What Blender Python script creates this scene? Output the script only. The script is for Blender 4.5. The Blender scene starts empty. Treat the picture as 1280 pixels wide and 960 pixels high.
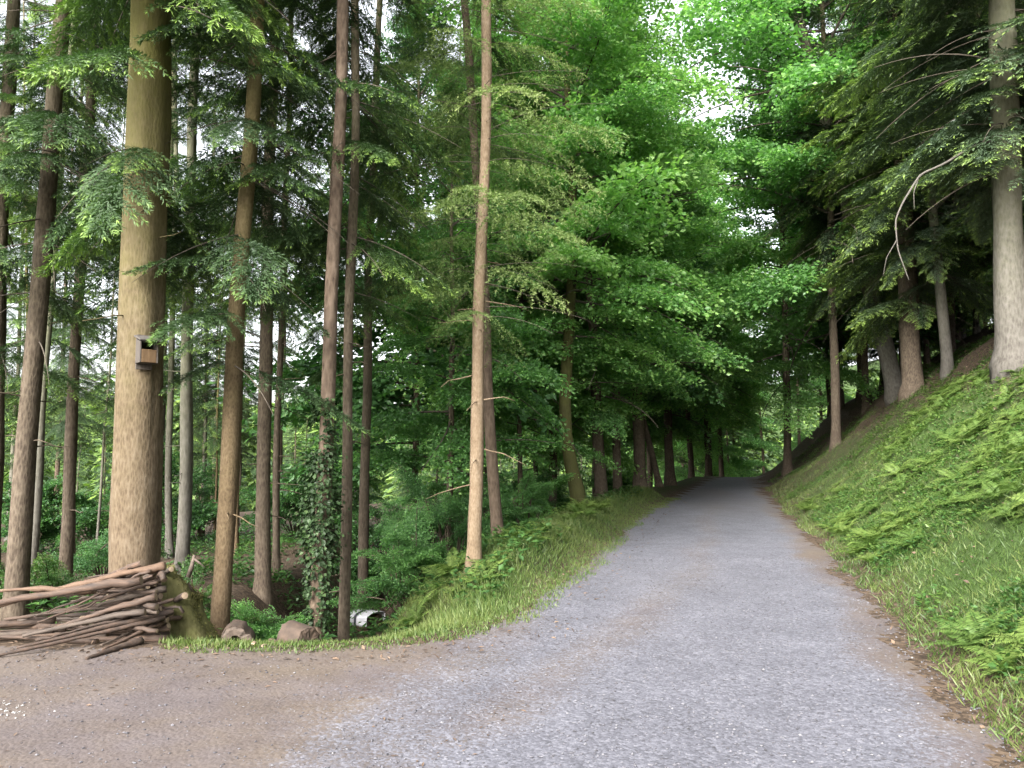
import bpy, math
import numpy as np
from mathutils import Vector, Matrix, Euler

# ------------------------------------------------------------------ camera, sky, sun, exposure
scene = bpy.context.scene
COL = scene.collection
PITCH = math.atan(0.08)
CAM_Z = 1.6
cam_data = bpy.data.cameras.new('camera')
cam = bpy.data.objects.new('camera', cam_data)
COL.objects.link(cam)
cam.location = (0, 0, CAM_Z)
cam.rotation_euler = (math.pi / 2 + PITCH, 0, 0)
cam_data.sensor_width = 36
cam_data.lens = 36 * 1000 / 1280
cam_data.clip_start = 0.05
cam_data.clip_end = 3000
scene.camera = cam

SUN_DIR = Vector((-0.42, -0.74, 0.58)).normalized()      # towards the sun: high, behind and left of the viewer
world = bpy.data.worlds.new('World')
scene.world = world
world.use_nodes = True
wn = world.node_tree
wn.nodes.clear()
w_out = wn.nodes.new('ShaderNodeOutputWorld')
w_bg = wn.nodes.new('ShaderNodeBackground')
w_sky = wn.nodes.new('ShaderNodeTexSky')
w_sky.sky_type = 'NISHITA'
w_sky.sun_disc = False
w_sky.sun_elevation = math.asin(SUN_DIR.z)
w_sky.sun_rotation = math.atan2(SUN_DIR.x, SUN_DIR.y)
w_sky.air_density = 1.0
w_sky.dust_density = 4.0
w_hs = wn.nodes.new('ShaderNodeHueSaturation')            # overcast: the cloud sheet takes most of the blue away
w_hs.inputs['Saturation'].default_value = 0.22
w_bg.inputs['Strength'].default_value = 0.14
wn.links.new(w_sky.outputs[0], w_hs.inputs['Color'])
wn.links.new(w_hs.outputs[0], w_bg.inputs[0])
wn.links.new(w_bg.outputs[0], w_out.inputs[0])

sun_data = bpy.data.lights.new('sun', 'SUN')
sun_data.energy = 2.1
sun_data.angle = math.radians(30)
sun_data.color = (1.0, 0.96, 0.90)
sun = bpy.data.objects.new('sun', sun_data)
COL.objects.link(sun)
sun.rotation_euler = SUN_DIR.to_track_quat('Z', 'Y').to_euler()

scene.view_settings.view_transform = 'Standard'
scene.view_settings.look = 'None'
scene.view_settings.gamma = 1
scene.view_settings.use_curve_mapping = False
scene.view_settings.exposure = 2.42
scene.render.engine = 'CYCLES'
cy = scene.cycles
cy.max_bounces = 7
cy.diffuse_bounces = 5
cy.glossy_bounces = 2
cy.transmission_bounces = 4
cy.transparent_max_bounces = 4
cy.use_denoising = True
cy.caustics_reflective = False
cy.caustics_refractive = False

rng = np.random.default_rng(7)

# ------------------------------------------------------------------ small helpers
def tag(o, label=None, cat=None, group=None, kind=None):
    if label: o['label'] = label
    if cat: o['category'] = cat
    if group: o['group'] = group
    if kind: o['kind'] = kind
    return o

def empty(name, loc=(0, 0, 0), rot=(0, 0, 0)):
    o = bpy.data.objects.new(name, None)
    COL.objects.link(o)
    o.location = loc
    o.rotation_euler = rot
    o.empty_display_size = 0.1
    return o

def mesh(name, V, Q=None, T=None, mat=None, smooth=False, attrs=None):
    """vertices (n,3), quads (q,4), triangles (t,3) to mesh data"""
    V = np.asarray(V, np.float32)
    Q = np.zeros((0, 4), np.int32) if Q is None else np.asarray(Q, np.int32)
    T = np.zeros((0, 3), np.int32) if T is None else np.asarray(T, np.int32)
    m = bpy.data.meshes.new(name)
    m.vertices.add(len(V))
    m.vertices.foreach_set('co', V.ravel())
    nl = Q.size + T.size
    m.loops.add(nl)
    m.loops.foreach_set('vertex_index', np.concatenate([Q.ravel(), T.ravel()]).astype(np.int32))
    npoly = len(Q) + len(T)
    m.polygons.add(npoly)
    starts = np.concatenate([np.arange(len(Q)) * 4, len(Q) * 4 + np.arange(len(T)) * 3]).astype(np.int32)
    m.polygons.foreach_set('loop_start', starts)
    try:
        tot = np.concatenate([np.full(len(Q), 4), np.full(len(T), 3)]).astype(np.int32)
        m.polygons.foreach_set('loop_total', tot)
    except Exception:
        pass
    m.polygons.foreach_set('use_smooth', np.full(npoly, bool(smooth)))
    if attrs:
        for k, a in attrs.items():
            at = m.attributes.new(k, 'FLOAT', 'POINT')
            at.data.foreach_set('value', np.asarray(a, np.float32).ravel())
    m.update()
    m.validate()
    if mat: m.materials.append(mat)
    return m

def obj(name, me, parent=None, loc=(0, 0, 0), rot=(0, 0, 0)):
    o = bpy.data.objects.new(name, me)
    COL.objects.link(o)
    o.parent = parent
    o.location = loc
    o.rotation_euler = rot
    return o

def copy_tree(o, parent=None):
    c = o.copy()
    COL.objects.link(c)
    c.parent = parent
    for ch in list(o.children):
        copy_tree(ch, c)
    return c

def smooth01(a, b, x):
    t = np.clip((x - a) / (b - a), 0, 1)
    return t * t * (3 - 2 * t)

_tab = np.random.default_rng(3).random((256, 256))
def vnoise(x, y):
    x = np.asarray(x, float); y = np.asarray(y, float)
    xi = np.floor(x).astype(int); yi = np.floor(y).astype(int)
    fx = x - xi; fy = y - yi
    fx = fx * fx * (3 - 2 * fx); fy = fy * fy * (3 - 2 * fy)
    a = _tab[xi & 255, yi & 255]; b = _tab[(xi + 1) & 255, yi & 255]
    c = _tab[xi & 255, (yi + 1) & 255]; d = _tab[(xi + 1) & 255, (yi + 1) & 255]
    return (a * (1 - fx) + b * fx) * (1 - fy) + (c * (1 - fx) + d * fx) * fy
def fbm(x, y, o=4):
    s = 0; w = 0.5; f = 1.0
    for i in range(o):
        s = s + w * vnoise(x * f + 17.3 * i, y * f + 5.1 * i)
        w *= 0.5; f *= 2.03
    return s / (1 - 0.5 ** o)

# ------------------------------------------------------------------ the lie of the land
_ry = np.array([-30, 0, 4.1, 11.4, 20, 43, 58, 75, 100, 140, 200])
_rx = np.array([-6.8, 1.20, 2.30, 4.35, 6.55, 12.7, 18.6, 28.5, 48, 85, 150])
_ty = np.linspace(-30, 200, 921)
_tx = np.interp(_ty, _ry, _rx)
_k = np.hanning(25); _k /= _k.sum()
_tx = np.concatenate([_tx[:12], np.convolve(_tx, _k, 'valid'), _tx[-12:]])
def road_right(y): return np.interp(y, _ty, _tx)
def road_w(y): return np.interp(y, [20, 31, 47, 60], [3.4, 2.85, 1.85, 2.2])
def side_right(x, y): return (x - road_right(y)) * 0.965            # metres beyond the right edge
def side_left(x, y): return (road_right(y) - road_w(y) - x) * 0.965    # metres beyond the left edge
def lot_edge(x): return 6.62 + 0.35 * fbm(x * 0.6 + 40, x * 0 + 3.3, 3)
def rim(x, y):
    """metres past the bare gravel and dirt, on the left"""
    a = y - lot_edge(x); b = side_left(x, y)
    h_ = np.clip(0.5 + 0.5 * (b - a) / 1.6, 0, 1)
    return b * (1 - h_) + a * h_ - 1.6 * h_ * (1 - h_) + 0.25

def height(x, y):
    x = np.asarray(x, float); y = np.asarray(y, float)
    sr = side_right(x, y)
    u = np.maximum(sr - 0.25, 0)
    steep = 0.95 * (np.sqrt(np.minimum(u, 4.2) ** 2 + 0.4 ** 2) - 0.4)
    bank = steep + 0.55 * np.clip(u - 4.2, 0, 45)
    bank = bank + smooth01(0.3, 1.6, u) * (0.62 * (fbm(x * 0.9, y * 0.9, 4) - 0.5) + 0.5 * (fbm(x * 0.23 + 9, y * 0.23, 2) - 0.5))
    sl = side_left(x, y)
    e = np.maximum(rim(x, y) - 0.12 - 1.0 * smooth01(8.8, 11.5, y) * smooth01(-2.0, -1.2, x), 0)
    e = np.sqrt(e * e + 0.09) - 0.3
    kk = 0.10 + 0.38 * smooth01(-4.0, -2.4, x)
    drop = 5.0 * (1 - np.exp(-kk * e / 5.0))
    rough = smooth01(0.2, 2.5, e) * (0.5 * (fbm(x * 0.35 + 3, y * 0.35 + 8, 3) - 0.5))
    rm = rim(x, y)
    hump = 0.20 * smooth01(0.25, 0.9, rm) * (1 - smooth01(1.6, 2.6, rm)) * smooth01(8.8, 11, y) * (1 - smooth01(26, 34, y))
    verge = hump + 0.07 * smooth01(0.1, 0.6, sl) * (1 - smooth01(1.0, 1.6, sl)) * smooth01(6.5, 9, y)
    drop = drop + 0.30 * np.exp(-((x + 1.75) / 0.75) ** 2 - ((y - 9.3) / 1.5) ** 2)
    far = 26 * smooth01(110, 320, np.hypot(x, y))
    crest = 0.0035 * np.minimum(np.maximum(y - 42, 0), 60) ** 2 * (sr < 3) 
    crest = 0.0035 * np.minimum(np.maximum(y - 42, 0), 30) ** 2
    flat = 0.03 * (fbm(x * 0.5, y * 0.5, 3) - 0.5) + 0.012 * (fbm(x * 3, y * 3, 2) - 0.5)
    ruts = -0.018 * (np.exp(-((sr + 0.85) / 0.3) ** 2) + np.exp(-((sr + 2.55) / 0.3) ** 2)) * (y > 2)
    return bank - drop + rough + verge + far - crest + flat + ruts

def H(x, y): return float(height(np.array([x]), np.array([y]))[0])

def pix(u, v, Y):
    """the world point at forward distance Y that shows at pixel u, v of the 1280x960 photograph"""
    a = (u - 640) / 1000; b = (480 - v) / 1000
    dy = math.cos(PITCH) - b * math.sin(PITCH)
    dz = math.sin(PITCH) + b * math.cos(PITCH)
    return Vector((a / dy * Y, Y, CAM_Z + dz / dy * Y))

# ------------------------------------------------------------------ materials
def new_mat(name):
    m = bpy.data.materials.new(name)
    m.use_nodes = True
    nt = m.node_tree
    nt.nodes.clear()
    return m, nt, nt.nodes.new('ShaderNodeOutputMaterial')

def ramp(nt, src, stops):
    r = nt.nodes.new('ShaderNodeValToRGB')
    el = r.color_ramp.elements
    while len(el) > 1: el.remove(el[-1])
    el[0].position = stops[0][0]; el[0].color = (*stops[0][1], 1)
    for p, c in stops[1:]:
        e = el.new(p); e.color = (*c, 1)
    nt.links.new(src, r.inputs[0])
    return r.outputs[0]

def node(nt, kind, **kw):
    n = nt.nodes.new(kind)
    for k, v in kw.items():
        if k in n.inputs: n.inputs[k].default_value = v
        else: setattr(n, k, v)
    return n

def mix(nt, fac, a, b, mode='MIX'):
    n = nt.nodes.new('ShaderNodeMix')
    n.data_type = 'RGBA'; n.blend_type = mode
    for s, v in ((0, fac), (6, a), (7, b)):
        if hasattr(v, 'links') or hasattr(v, 'is_linked'): nt.links.new(v, n.inputs[s])
        elif isinstance(v, (int, float)): n.inputs[s].default_value = v
        else: n.inputs[s].default_value = (*v, 1)
    return n.outputs[2]

def math_n(nt, op, a, b=0.0):
    n = nt.nodes.new('ShaderNodeMath'); n.operation = op
    for i, v in enumerate((a, b)):
        if isinstance(v, (int, float)): n.inputs[i].default_value = v
        else: nt.links.new(v, n.inputs[i])
    return n.outputs[0]

def leaf_mat(name, dark, mid, young, trans=0.34, gloss=0.42, spec=0.35):
    m, nt, out = new_mat(name)
    at = node(nt, 'ShaderNodeAttribute', attribute_name='tint')
    geo = nt.nodes.new('ShaderNodeNewGeometry')
    oi = nt.nodes.new('ShaderNodeObjectInfo')
    r = math_n(nt, 'SUBTRACT', geo.outputs['Random Per Island'], 0.5)
    r = math_n(nt, 'MULTIPLY', r, 0.30)
    r2 = math_n(nt, 'MULTIPLY', math_n(nt, 'SUBTRACT', oi.outputs['Random'], 0.5), 0.40)
    f = math_n(nt, 'ADD', math_n(nt, 'ADD', at.outputs['Fac'], r), r2)
    c = ramp(nt, f, [(0.0, dark), (0.5, mid), (1.0, young)])
    p = node(nt, 'ShaderNodeBsdfPrincipled', Roughness=gloss)
    p.inputs['Specular IOR Level'].default_value = spec
    nt.links.new(c, p.inputs['Base Color'])
    t = nt.nodes.new('ShaderNodeBsdfTranslucent')
    tc = mix(nt, 1.0, c, (1.05, 1.3, 0.62), 'MULTIPLY')
    nt.links.new(tc, t.inputs['Color'])
    ms = nt.nodes.new('ShaderNodeMixShader'); ms.inputs[0].default_value = trans
    nt.links.new(p.outputs[0], ms.inputs[1]); nt.links.new(t.outputs[0], ms.inputs[2])
    nt.links.new(ms.outputs[0], out.inputs[0])
    return m

def bark_mat(name, a, b, c, scale=(22, 22, 5), moss=None, moss_lo=0.0, moss_hi=1.0, bump=0.5, moss_amt=0.5):
    """plates of bark in three tones, cracks as relief, moss or algae rising with height in patches"""
    m, nt, out = new_mat(name)
    tc = nt.nodes.new('ShaderNodeTexCoord')
    mp = nt.nodes.new('ShaderNodeMapping'); mp.inputs['Scale'].default_value = scale
    nt.links.new(tc.outputs['Object'], mp.inputs[0])
    vor = node(nt, 'ShaderNodeTexVoronoi', feature='F1'); vor.inputs['Scale'].default_value = 1.0
    nz = node(nt, 'ShaderNodeTexNoise', Scale=0.9, Detail=6.0, Roughness=0.65)
    wob = nt.nodes.new('ShaderNodeVectorMath'); wob.operation = 'ADD'
    nt.links.new(mp.outputs[0], nz.inputs['Vector'])
    nt.links.new(mp.outputs[0], wob.inputs[0]); nt.links.new(nz.outputs['Color'], wob.inputs[1])
    nt.links.new(wob.outputs[0], vor.inputs['Vector'])
    big = node(nt, 'ShaderNodeTexNoise', Scale=4.0, Detail=9.0, Roughness=0.75)
    nt.links.new(tc.outputs['Object'], big.inputs['Vector'])
    f = math_n(nt, 'ADD', math_n(nt, 'MULTIPLY', vor.outputs['Distance'], 0.55), math_n(nt, 'MULTIPLY', nz.outputs['Fac'], 0.6))
    f = math_n(nt, 'ADD', f, math_n(nt, 'MULTIPLY', math_n(nt, 'SUBTRACT', big.outputs['Fac'], 0.5), 1.1))
    col = ramp(nt, f, [(0.22, b), (0.55, a), (0.92, c)])
    oi = nt.nodes.new('ShaderNodeObjectInfo')
    val = node(nt, 'ShaderNodeHueSaturation')
    nt.links.new(math_n(nt, 'ADD', math_n(nt, 'MULTIPLY', oi.outputs['Random'], 0.4), 0.8), val.inputs['Value'])
    nt.links.new(col, val.inputs['Color'])
    col = val.outputs[0]
    if moss:
        sep = nt.nodes.new('ShaderNodeSeparateXYZ'); nt.links.new(tc.outputs['Object'], sep.inputs[0])
        hgt = node(nt, 'ShaderNodeMapRange'); hgt.inputs[1].default_value = moss_lo; hgt.inputs[2].default_value = moss_hi
        nt.links.new(sep.outputs[2], hgt.inputs[0])
        pn = node(nt, 'ShaderNodeTexNoise', Scale=4.5, Detail=6.0, Roughness=0.7)
        nt.links.new(tc.outputs['Object'], pn.inputs['Vector'])
        mk = math_n(nt, 'ADD', math_n(nt, 'MULTIPLY', math_n(nt, 'SUBTRACT', pn.outputs['Fac'], 0.5), 2.2), 0.35)
        mk = math_n(nt, 'MULTIPLY', math_n(nt, 'ADD', mk, hgt.outputs[0]), hgt.outputs[0])
        mk = math_n(nt, 'MULTIPLY', mk, moss_amt)
        cl = node(nt, 'ShaderNodeClamp'); nt.links.new(mk, cl.inputs[0])
        col = mix(nt, cl.outputs[0], col, moss)
    p = node(nt, 'ShaderNodeBsdfPrincipled', Roughness=0.9)
    p.inputs['Specular IOR Level'].default_value = 0.2
    nt.links.new(col, p.inputs['Base Color'])
    bp = node(nt, 'ShaderNodeBump', Strength=bump, Distance=0.02)
    nt.links.new(f, bp.inputs['Height']); nt.links.new(bp.outputs[0], p.inputs['Normal'])
    nt.links.new(p.outputs[0], out.inputs[0])
    return m

def wood_mat(name, a, b, stretch=(4, 30, 30), rough=0.8):
    m, nt, out = new_mat(name)
    tc = nt.nodes.new('ShaderNodeTexCoord')
    mp = nt.nodes.new('ShaderNodeMapping'); mp.inputs['Scale'].default_value = stretch
    nt.links.new(tc.outputs['Object'], mp.inputs[0])
    nz = node(nt, 'ShaderNodeTexNoise', Scale=1.0, Detail=6.0, Roughness=0.7)
    nt.links.new(mp.outputs[0], nz.inputs['Vector'])
    oi = nt.nodes.new('ShaderNodeObjectInfo')
    col = ramp(nt, nz.outputs['Fac'], [(0.3, a), (0.7, b)])
    val = node(nt, 'ShaderNodeHueSaturation')
    nt.links.new(math_n(nt, 'ADD', math_n(nt, 'MULTIPLY', oi.outputs['Random'], 0.7), 0.65), val.inputs['Value'])
    nt.links.new(col, val.inputs['Color'])
    p = node(nt, 'ShaderNodeBsdfPrincipled', Roughness=rough)
    nt.links.new(val.outputs[0], p.inputs['Base Color'])
    bp = node(nt, 'ShaderNodeBump', Strength=0.5, Distance=0.01)
    nt.links.new(nz.outputs['Fac'], bp.inputs['Height']); nt.links.new(bp.outputs[0], p.inputs['Normal'])
    nt.links.new(p.outputs[0], out.inputs[0])
    return m

def plain_mat(name, a, b, scale=8.0, rough=0.8, bump=0.2):
    m, nt, out = new_mat(name)
    tc = nt.nodes.new('ShaderNodeTexCoord')
    nz = node(nt, 'ShaderNodeTexNoise', Scale=scale, Detail=5.0)
    nt.links.new(tc.outputs['Object'], nz.inputs['Vector'])
    p = node(nt, 'ShaderNodeBsdfPrincipled', Roughness=rough)
    nt.links.new(ramp(nt, nz.outputs['Fac'], [(0.35, a), (0.65, b)]), p.inputs['Base Color'])
    bp = node(nt, 'ShaderNodeBump', Strength=bump, Distance=0.02)
    nt.links.new(nz.outputs['Fac'], bp.inputs['Height']); nt.links.new(bp.outputs[0], p.inputs['Normal'])
    nt.links.new(p.outputs[0], out.inputs[0])
    return m

def island_mat(name, stops, rough=0.85):
    m, nt, out = new_mat(name)
    geo = nt.nodes.new('ShaderNodeNewGeometry')
    p = node(nt, 'ShaderNodeBsdfPrincipled', Roughness=rough)
    nt.links.new(ramp(nt, geo.outputs['Random Per Island'], stops), p.inputs['Base Color'])
    nt.links.new(p.outputs[0], out.inputs[0])
    return m

def gravel_mat():
    m, nt, out = new_mat('gravel')
    tc = nt.nodes.new('ShaderNodeTexCoord')
    dirt = node(nt, 'ShaderNodeAttribute', attribute_name='dirt')
    damp = node(nt, 'ShaderNodeAttribute', attribute_name='damp')
    v = node(nt, 'ShaderNodeTexVoronoi', Scale=42.0, Randomness=1.0)
    v2 = node(nt, 'ShaderNodeTexVoronoi', Scale=85.0, Randomness=1.0)
    n1 = node(nt, 'ShaderNodeTexNoise', Scale=1.6, Detail=8.0, Roughness=0.72)
    n2 = node(nt, 'ShaderNodeTexNoise', Scale=26.0, Detail=4.0, Roughness=0.7)
    for x in (v, v2, n1, n2): nt.links.new(tc.outputs['Object'], x.inputs['Vector'])
    sep = nt.nodes.new('ShaderNodeSeparateColor'); nt.links.new(v.outputs['Color'], sep.inputs[0])
    sep2 = nt.nodes.new('ShaderNodeSeparateColor'); nt.links.new(v2.outputs['Color'], sep2.inputs[0])
    s = math_n(nt, 'ADD', math_n(nt, 'MULTIPLY', sep.outputs[0], 0.5), math_n(nt, 'MULTIPLY', sep2.outputs[1], 0.5))
    s = math_n(nt, 'ADD', s, math_n(nt, 'MULTIPLY', math_n(nt, 'SUBTRACT', n1.outputs['Fac'], 0.5), 0.9))
    stone = ramp(nt, s, [(0.05, (0.050, 0.050, 0.059)), (0.45, (0.083, 0.083, 0.099)), (0.75, (0.109, 0.109, 0.128)), (1.0, (0.155, 0.155, 0.175))])
    s2 = math_n(nt, 'ADD', math_n(nt, 'MULTIPLY', n2.outputs['Fac'], 0.6), math_n(nt, 'MULTIPLY', n1.outputs['Fac'], 0.6))
    tan_ = ramp(nt, s2, [(0.3, (0.036, 0.027, 0.020)), (0.52, (0.078, 0.060, 0.047)), (0.8, (0.115, 0.093, 0.076))])
    mauve = ramp(nt, s2, [(0.3, (0.034, 0.026, 0.025)), (0.52, (0.068, 0.055, 0.054)), (0.8, (0.098, 0.083, 0.083))])
    n3 = node(nt, 'ShaderNodeTexNoise', Scale=0.7, Detail=6.0, Roughness=0.65)
    nt.links.new(tc.outputs['Object'], n3.inputs['Vector'])
    soil = mix(nt, ramp(nt, n3.outputs['Fac'], [(0.40, (0, 0, 0)), (0.60, (1, 1, 1))]), tan_, mauve)
    fac = math_n(nt, 'ADD', dirt.outputs['Fac'], math_n(nt, 'MULTIPLY', math_n(nt, 'SUBTRACT', s, 0.45), -0.55))
    fac = math_n(nt, 'ADD', fac, math_n(nt, 'MULTIPLY', math_n(nt, 'SUBTRACT', n1.outputs['Fac'], 0.5), 0.5))
    cl = node(nt, 'ShaderNodeMapRange'); cl.inputs[1].default_value = 0.25; cl.inputs[2].default_value = 0.75
    nt.links.new(fac, cl.inputs[0])
    col = mix(nt, cl.outputs[0], stone, soil)
    col = mix(nt, damp.outputs['Fac'], col, (0.085, 0.08, 0.085))
    p = node(nt, 'ShaderNodeBsdfPrincipled', Roughness=0.85)
    p.inputs['Specular IOR Level'].default_value = 0.3
    nt.links.new(col, p.inputs['Base Color'])
    hgt = math_n(nt, 'ADD', math_n(nt, 'MULTIPLY', v.outputs['Distance'], -0.8), math_n(nt, 'MULTIPLY', n2.outputs['Fac'], 0.8))
    bp = node(nt, 'ShaderNodeBump', Strength=0.42, Distance=0.010)
    nt.links.new(hgt, bp.inputs['Height']); nt.links.new(bp.outputs[0], p.inputs['Normal'])
    nt.links.new(p.outputs[0], out.inputs[0])
    return m

def soil_mat():
    m, nt, out = new_mat('forest_soil')
    tc = nt.nodes.new('ShaderNodeTexCoord')
    gr = node(nt, 'ShaderNodeAttribute', attribute_name='green')
    n1 = node(nt, 'ShaderNodeTexNoise', Scale=3.0, Detail=8.0, Roughness=0.75)
    n2 = node(nt, 'ShaderNodeTexNoise', Scale=34.0, Detail=4.0, Roughness=0.7)
    v = node(nt, 'ShaderNodeTexVoronoi', Scale=30.0)
    for x in (n1, n2, v): nt.links.new(tc.outputs['Object'], x.inputs['Vector'])
    sep = nt.nodes.new('ShaderNodeSeparateColor'); nt.links.new(v.outputs['Color'], sep.inputs[0])
    s = math_n(nt, 'ADD', math_n(nt, 'MULTIPLY', n2.outputs['Fac'], 0.5), math_n(nt, 'MULTIPLY', sep.outputs[0], 0.5))
    soil = ramp(nt, s, [(0.2, (0.022, 0.016, 0.011)), (0.5, (0.060, 0.042, 0.029)), (0.8, (0.11, 0.080, 0.056))])
    green = ramp(nt, n2.outputs['Fac'], [(0.3, (0.022, 0.036, 0.010)), (0.6, (0.044, 0.076, 0.019)), (0.85, (0.085, 0.115, 0.034))])
    fac = math_n(nt, 'ADD', gr.outputs['Fac'], math_n(nt, 'MULTIPLY', math_n(nt, 'SUBTRACT', n1.outputs['Fac'], 0.5), 1.2))
    cl = node(nt, 'ShaderNodeMapRange'); cl.inputs[1].default_value = 0.3; cl.inputs[2].default_value = 0.7
    nt.links.new(fac, cl.inputs[0])
    p = node(nt, 'ShaderNodeBsdfPrincipled', Roughness=0.95)
    p.inputs['Specular IOR Level'].default_value = 0.15
    nt.links.new(mix(nt, cl.outputs[0], soil, green), p.inputs['Base Color'])
    bp = node(nt, 'ShaderNodeBump', Strength=0.7, Distance=0.03)
    nt.links.new(s, bp.inputs['Height']); nt.links.new(bp.outputs[0], p.inputs['Normal'])
    nt.links.new(p.outputs[0], out.inputs[0])
    return m

M = {}
M['gravel'] = gravel_mat()
M['soil'] = soil_mat()
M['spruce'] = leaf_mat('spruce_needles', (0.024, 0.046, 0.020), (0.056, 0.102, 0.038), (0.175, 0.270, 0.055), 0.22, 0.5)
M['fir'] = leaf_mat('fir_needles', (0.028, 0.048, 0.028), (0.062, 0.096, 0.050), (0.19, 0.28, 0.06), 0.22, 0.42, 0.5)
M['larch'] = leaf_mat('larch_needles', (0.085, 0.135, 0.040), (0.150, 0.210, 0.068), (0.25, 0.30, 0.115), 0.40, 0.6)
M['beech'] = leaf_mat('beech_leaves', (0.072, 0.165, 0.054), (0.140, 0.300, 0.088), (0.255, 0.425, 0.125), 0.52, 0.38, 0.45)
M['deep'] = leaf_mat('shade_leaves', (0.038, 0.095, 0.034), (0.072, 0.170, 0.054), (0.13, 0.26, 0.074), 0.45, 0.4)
M['ivy'] = leaf_mat('ivy_leaves', (0.016, 0.030, 0.012), (0.028, 0.052, 0.020), (0.06, 0.095, 0.032), 0.15, 0.5, 0.2)
M['fern'] = leaf_mat('fern_fronds', (0.044, 0.090, 0.021), (0.092, 0.154, 0.035), (0.172, 0.228, 0.058), 0.42, 0.5)
M['grass'] = leaf_mat('grass_blades', (0.034, 0.068, 0.016), (0.066, 0.112, 0.026), (0.125, 0.155, 0.048), 0.38, 0.5)
M['herb'] = leaf_mat('herb_leaves', (0.025, 0.066, 0.018), (0.052, 0.118, 0.028), (0.115, 0.18, 0.04), 0.38, 0.45)
M['bark_tan'] = bark_mat('tan_bark', (0.092, 0.067, 0.043), (0.050, 0.035, 0.022), (0.135, 0.106, 0.074), (46, 46, 15), (0.095, 0.090, 0.026), 0.6, 6.0, 0.38, 0.7)
M['bark_slim'] = bark_mat('slim_tan_bark', (0.082, 0.056, 0.032), (0.044, 0.029, 0.017), (0.122, 0.089, 0.056), (50, 50, 28), (0.16, 0.15, 0.05), 0.0, 7.0, 0.4, 0.35)
M['bark_pale'] = bark_mat('pale_orange_bark', (0.145, 0.106, 0.068), (0.090, 0.062, 0.038), (0.195, 0.150, 0.104), (55, 55, 26), None, bump=0.35)
M['bark_dark'] = bark_mat('dark_bark', (0.066, 0.050, 0.036), (0.030, 0.022, 0.016), (0.108, 0.086, 0.064), (40, 40, 13), (0.08, 0.085, 0.035), 0.0, 10.0, 0.5, 0.3)
M['bark_grey'] = bark_mat('grey_bark', (0.088, 0.080, 0.069), (0.052, 0.046, 0.039), (0.125, 0.116, 0.103), (26, 26, 9), (0.15, 0.16, 0.08), 0.0, 4.0, 0.35, 0.3)
M['bark_moss'] = bark_mat('mossy_bark', (0.068, 0.054, 0.032), (0.030, 0.024, 0.016), (0.105, 0.088, 0.052), (34, 34, 14), (0.072, 0.078, 0.020), -6.0, 0.0, 0.5, 0.45)
M['bark_red'] = bark_mat('red_brown_bark', (0.084, 0.061, 0.043), (0.044, 0.031, 0.022), (0.126, 0.095, 0.070), (24, 24, 8), None, bump=0.6)
M['stick_bark'] = wood_mat('branch_bark', (0.014, 0.0085, 0.006), (0.074, 0.044, 0.028))
M['stick_bare'] = wood_mat('peeled_wood', (0.055, 0.031, 0.018), (0.105, 0.063, 0.038))
M['stick_grey'] = wood_mat('weathered_wood', (0.024, 0.017, 0.013), (0.080, 0.058, 0.043))
M['cut'] = wood_mat('cut_wood', (0.13, 0.092, 0.06), (0.20, 0.15, 0.10), (30, 30, 30))
M['rot'] = wood_mat('rotten_wood', (0.034, 0.022, 0.015), (0.105, 0.068, 0.046), (9, 9, 9))
M['tarp'] = plain_mat('white_tarp', (0.40, 0.40, 0.43), (0.55, 0.55, 0.58), 5, 0.4, 0.3)
M['strap'] = plain_mat('dark_strap', (0.03, 0.03, 0.04), (0.06, 0.06, 0.08), 20, 0.5)
M['board'] = wood_mat('weathered_board', (0.026, 0.021, 0.017), (0.060, 0.049, 0.039), (40, 40, 5))
M['board_orange'] = wood_mat('orange_board', (0.085, 0.047, 0.018), (0.125, 0.073, 0.030), (40, 40, 5))
M['roof_felt'] = plain_mat('roof_board', (0.035, 0.030, 0.027), (0.075, 0.066, 0.058), 30, 0.8)
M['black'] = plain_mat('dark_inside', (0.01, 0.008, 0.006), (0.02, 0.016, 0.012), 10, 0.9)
M['stones'] = island_mat('loose_stones', [(0, (0.03, 0.029, 0.033)), (0.5, (0.078, 0.075, 0.085)), (0.85, (0.105, 0.103, 0.115)), (1, (0.145, 0.143, 0.15))])
M['pale_stone'] = plain_mat('pale_stone', (0.17, 0.165, 0.16), (0.30, 0.29, 0.28), 14, 0.8, 0.4)
M['litter'] = island_mat('dead_leaves', [(0, (0.030, 0.019, 0.013)), (0.5, (0.075, 0.047, 0.030)), (0.9, (0.125, 0.082, 0.053)), (1, (0.16, 0.12, 0.085))])
M['bare_twig'] = plain_mat('bare_grey_twig', (0.05, 0.045, 0.038), (0.095, 0.086, 0.073), 30, 0.9)
M['limb'] = plain_mat('dark_twig', (0.035, 0.028, 0.020), (0.075, 0.06, 0.042), 30, 0.9)
M['limb_pale'] = plain_mat('pale_twig', (0.12, 0.085, 0.05), (0.2, 0.145, 0.09), 30, 0.9)
M['moss'] = leaf_mat('moss', (0.034, 0.034, 0.011), (0.062, 0.061, 0.018), (0.098, 0.096, 0.030), 0.1, 0.9, 0.1)

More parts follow.
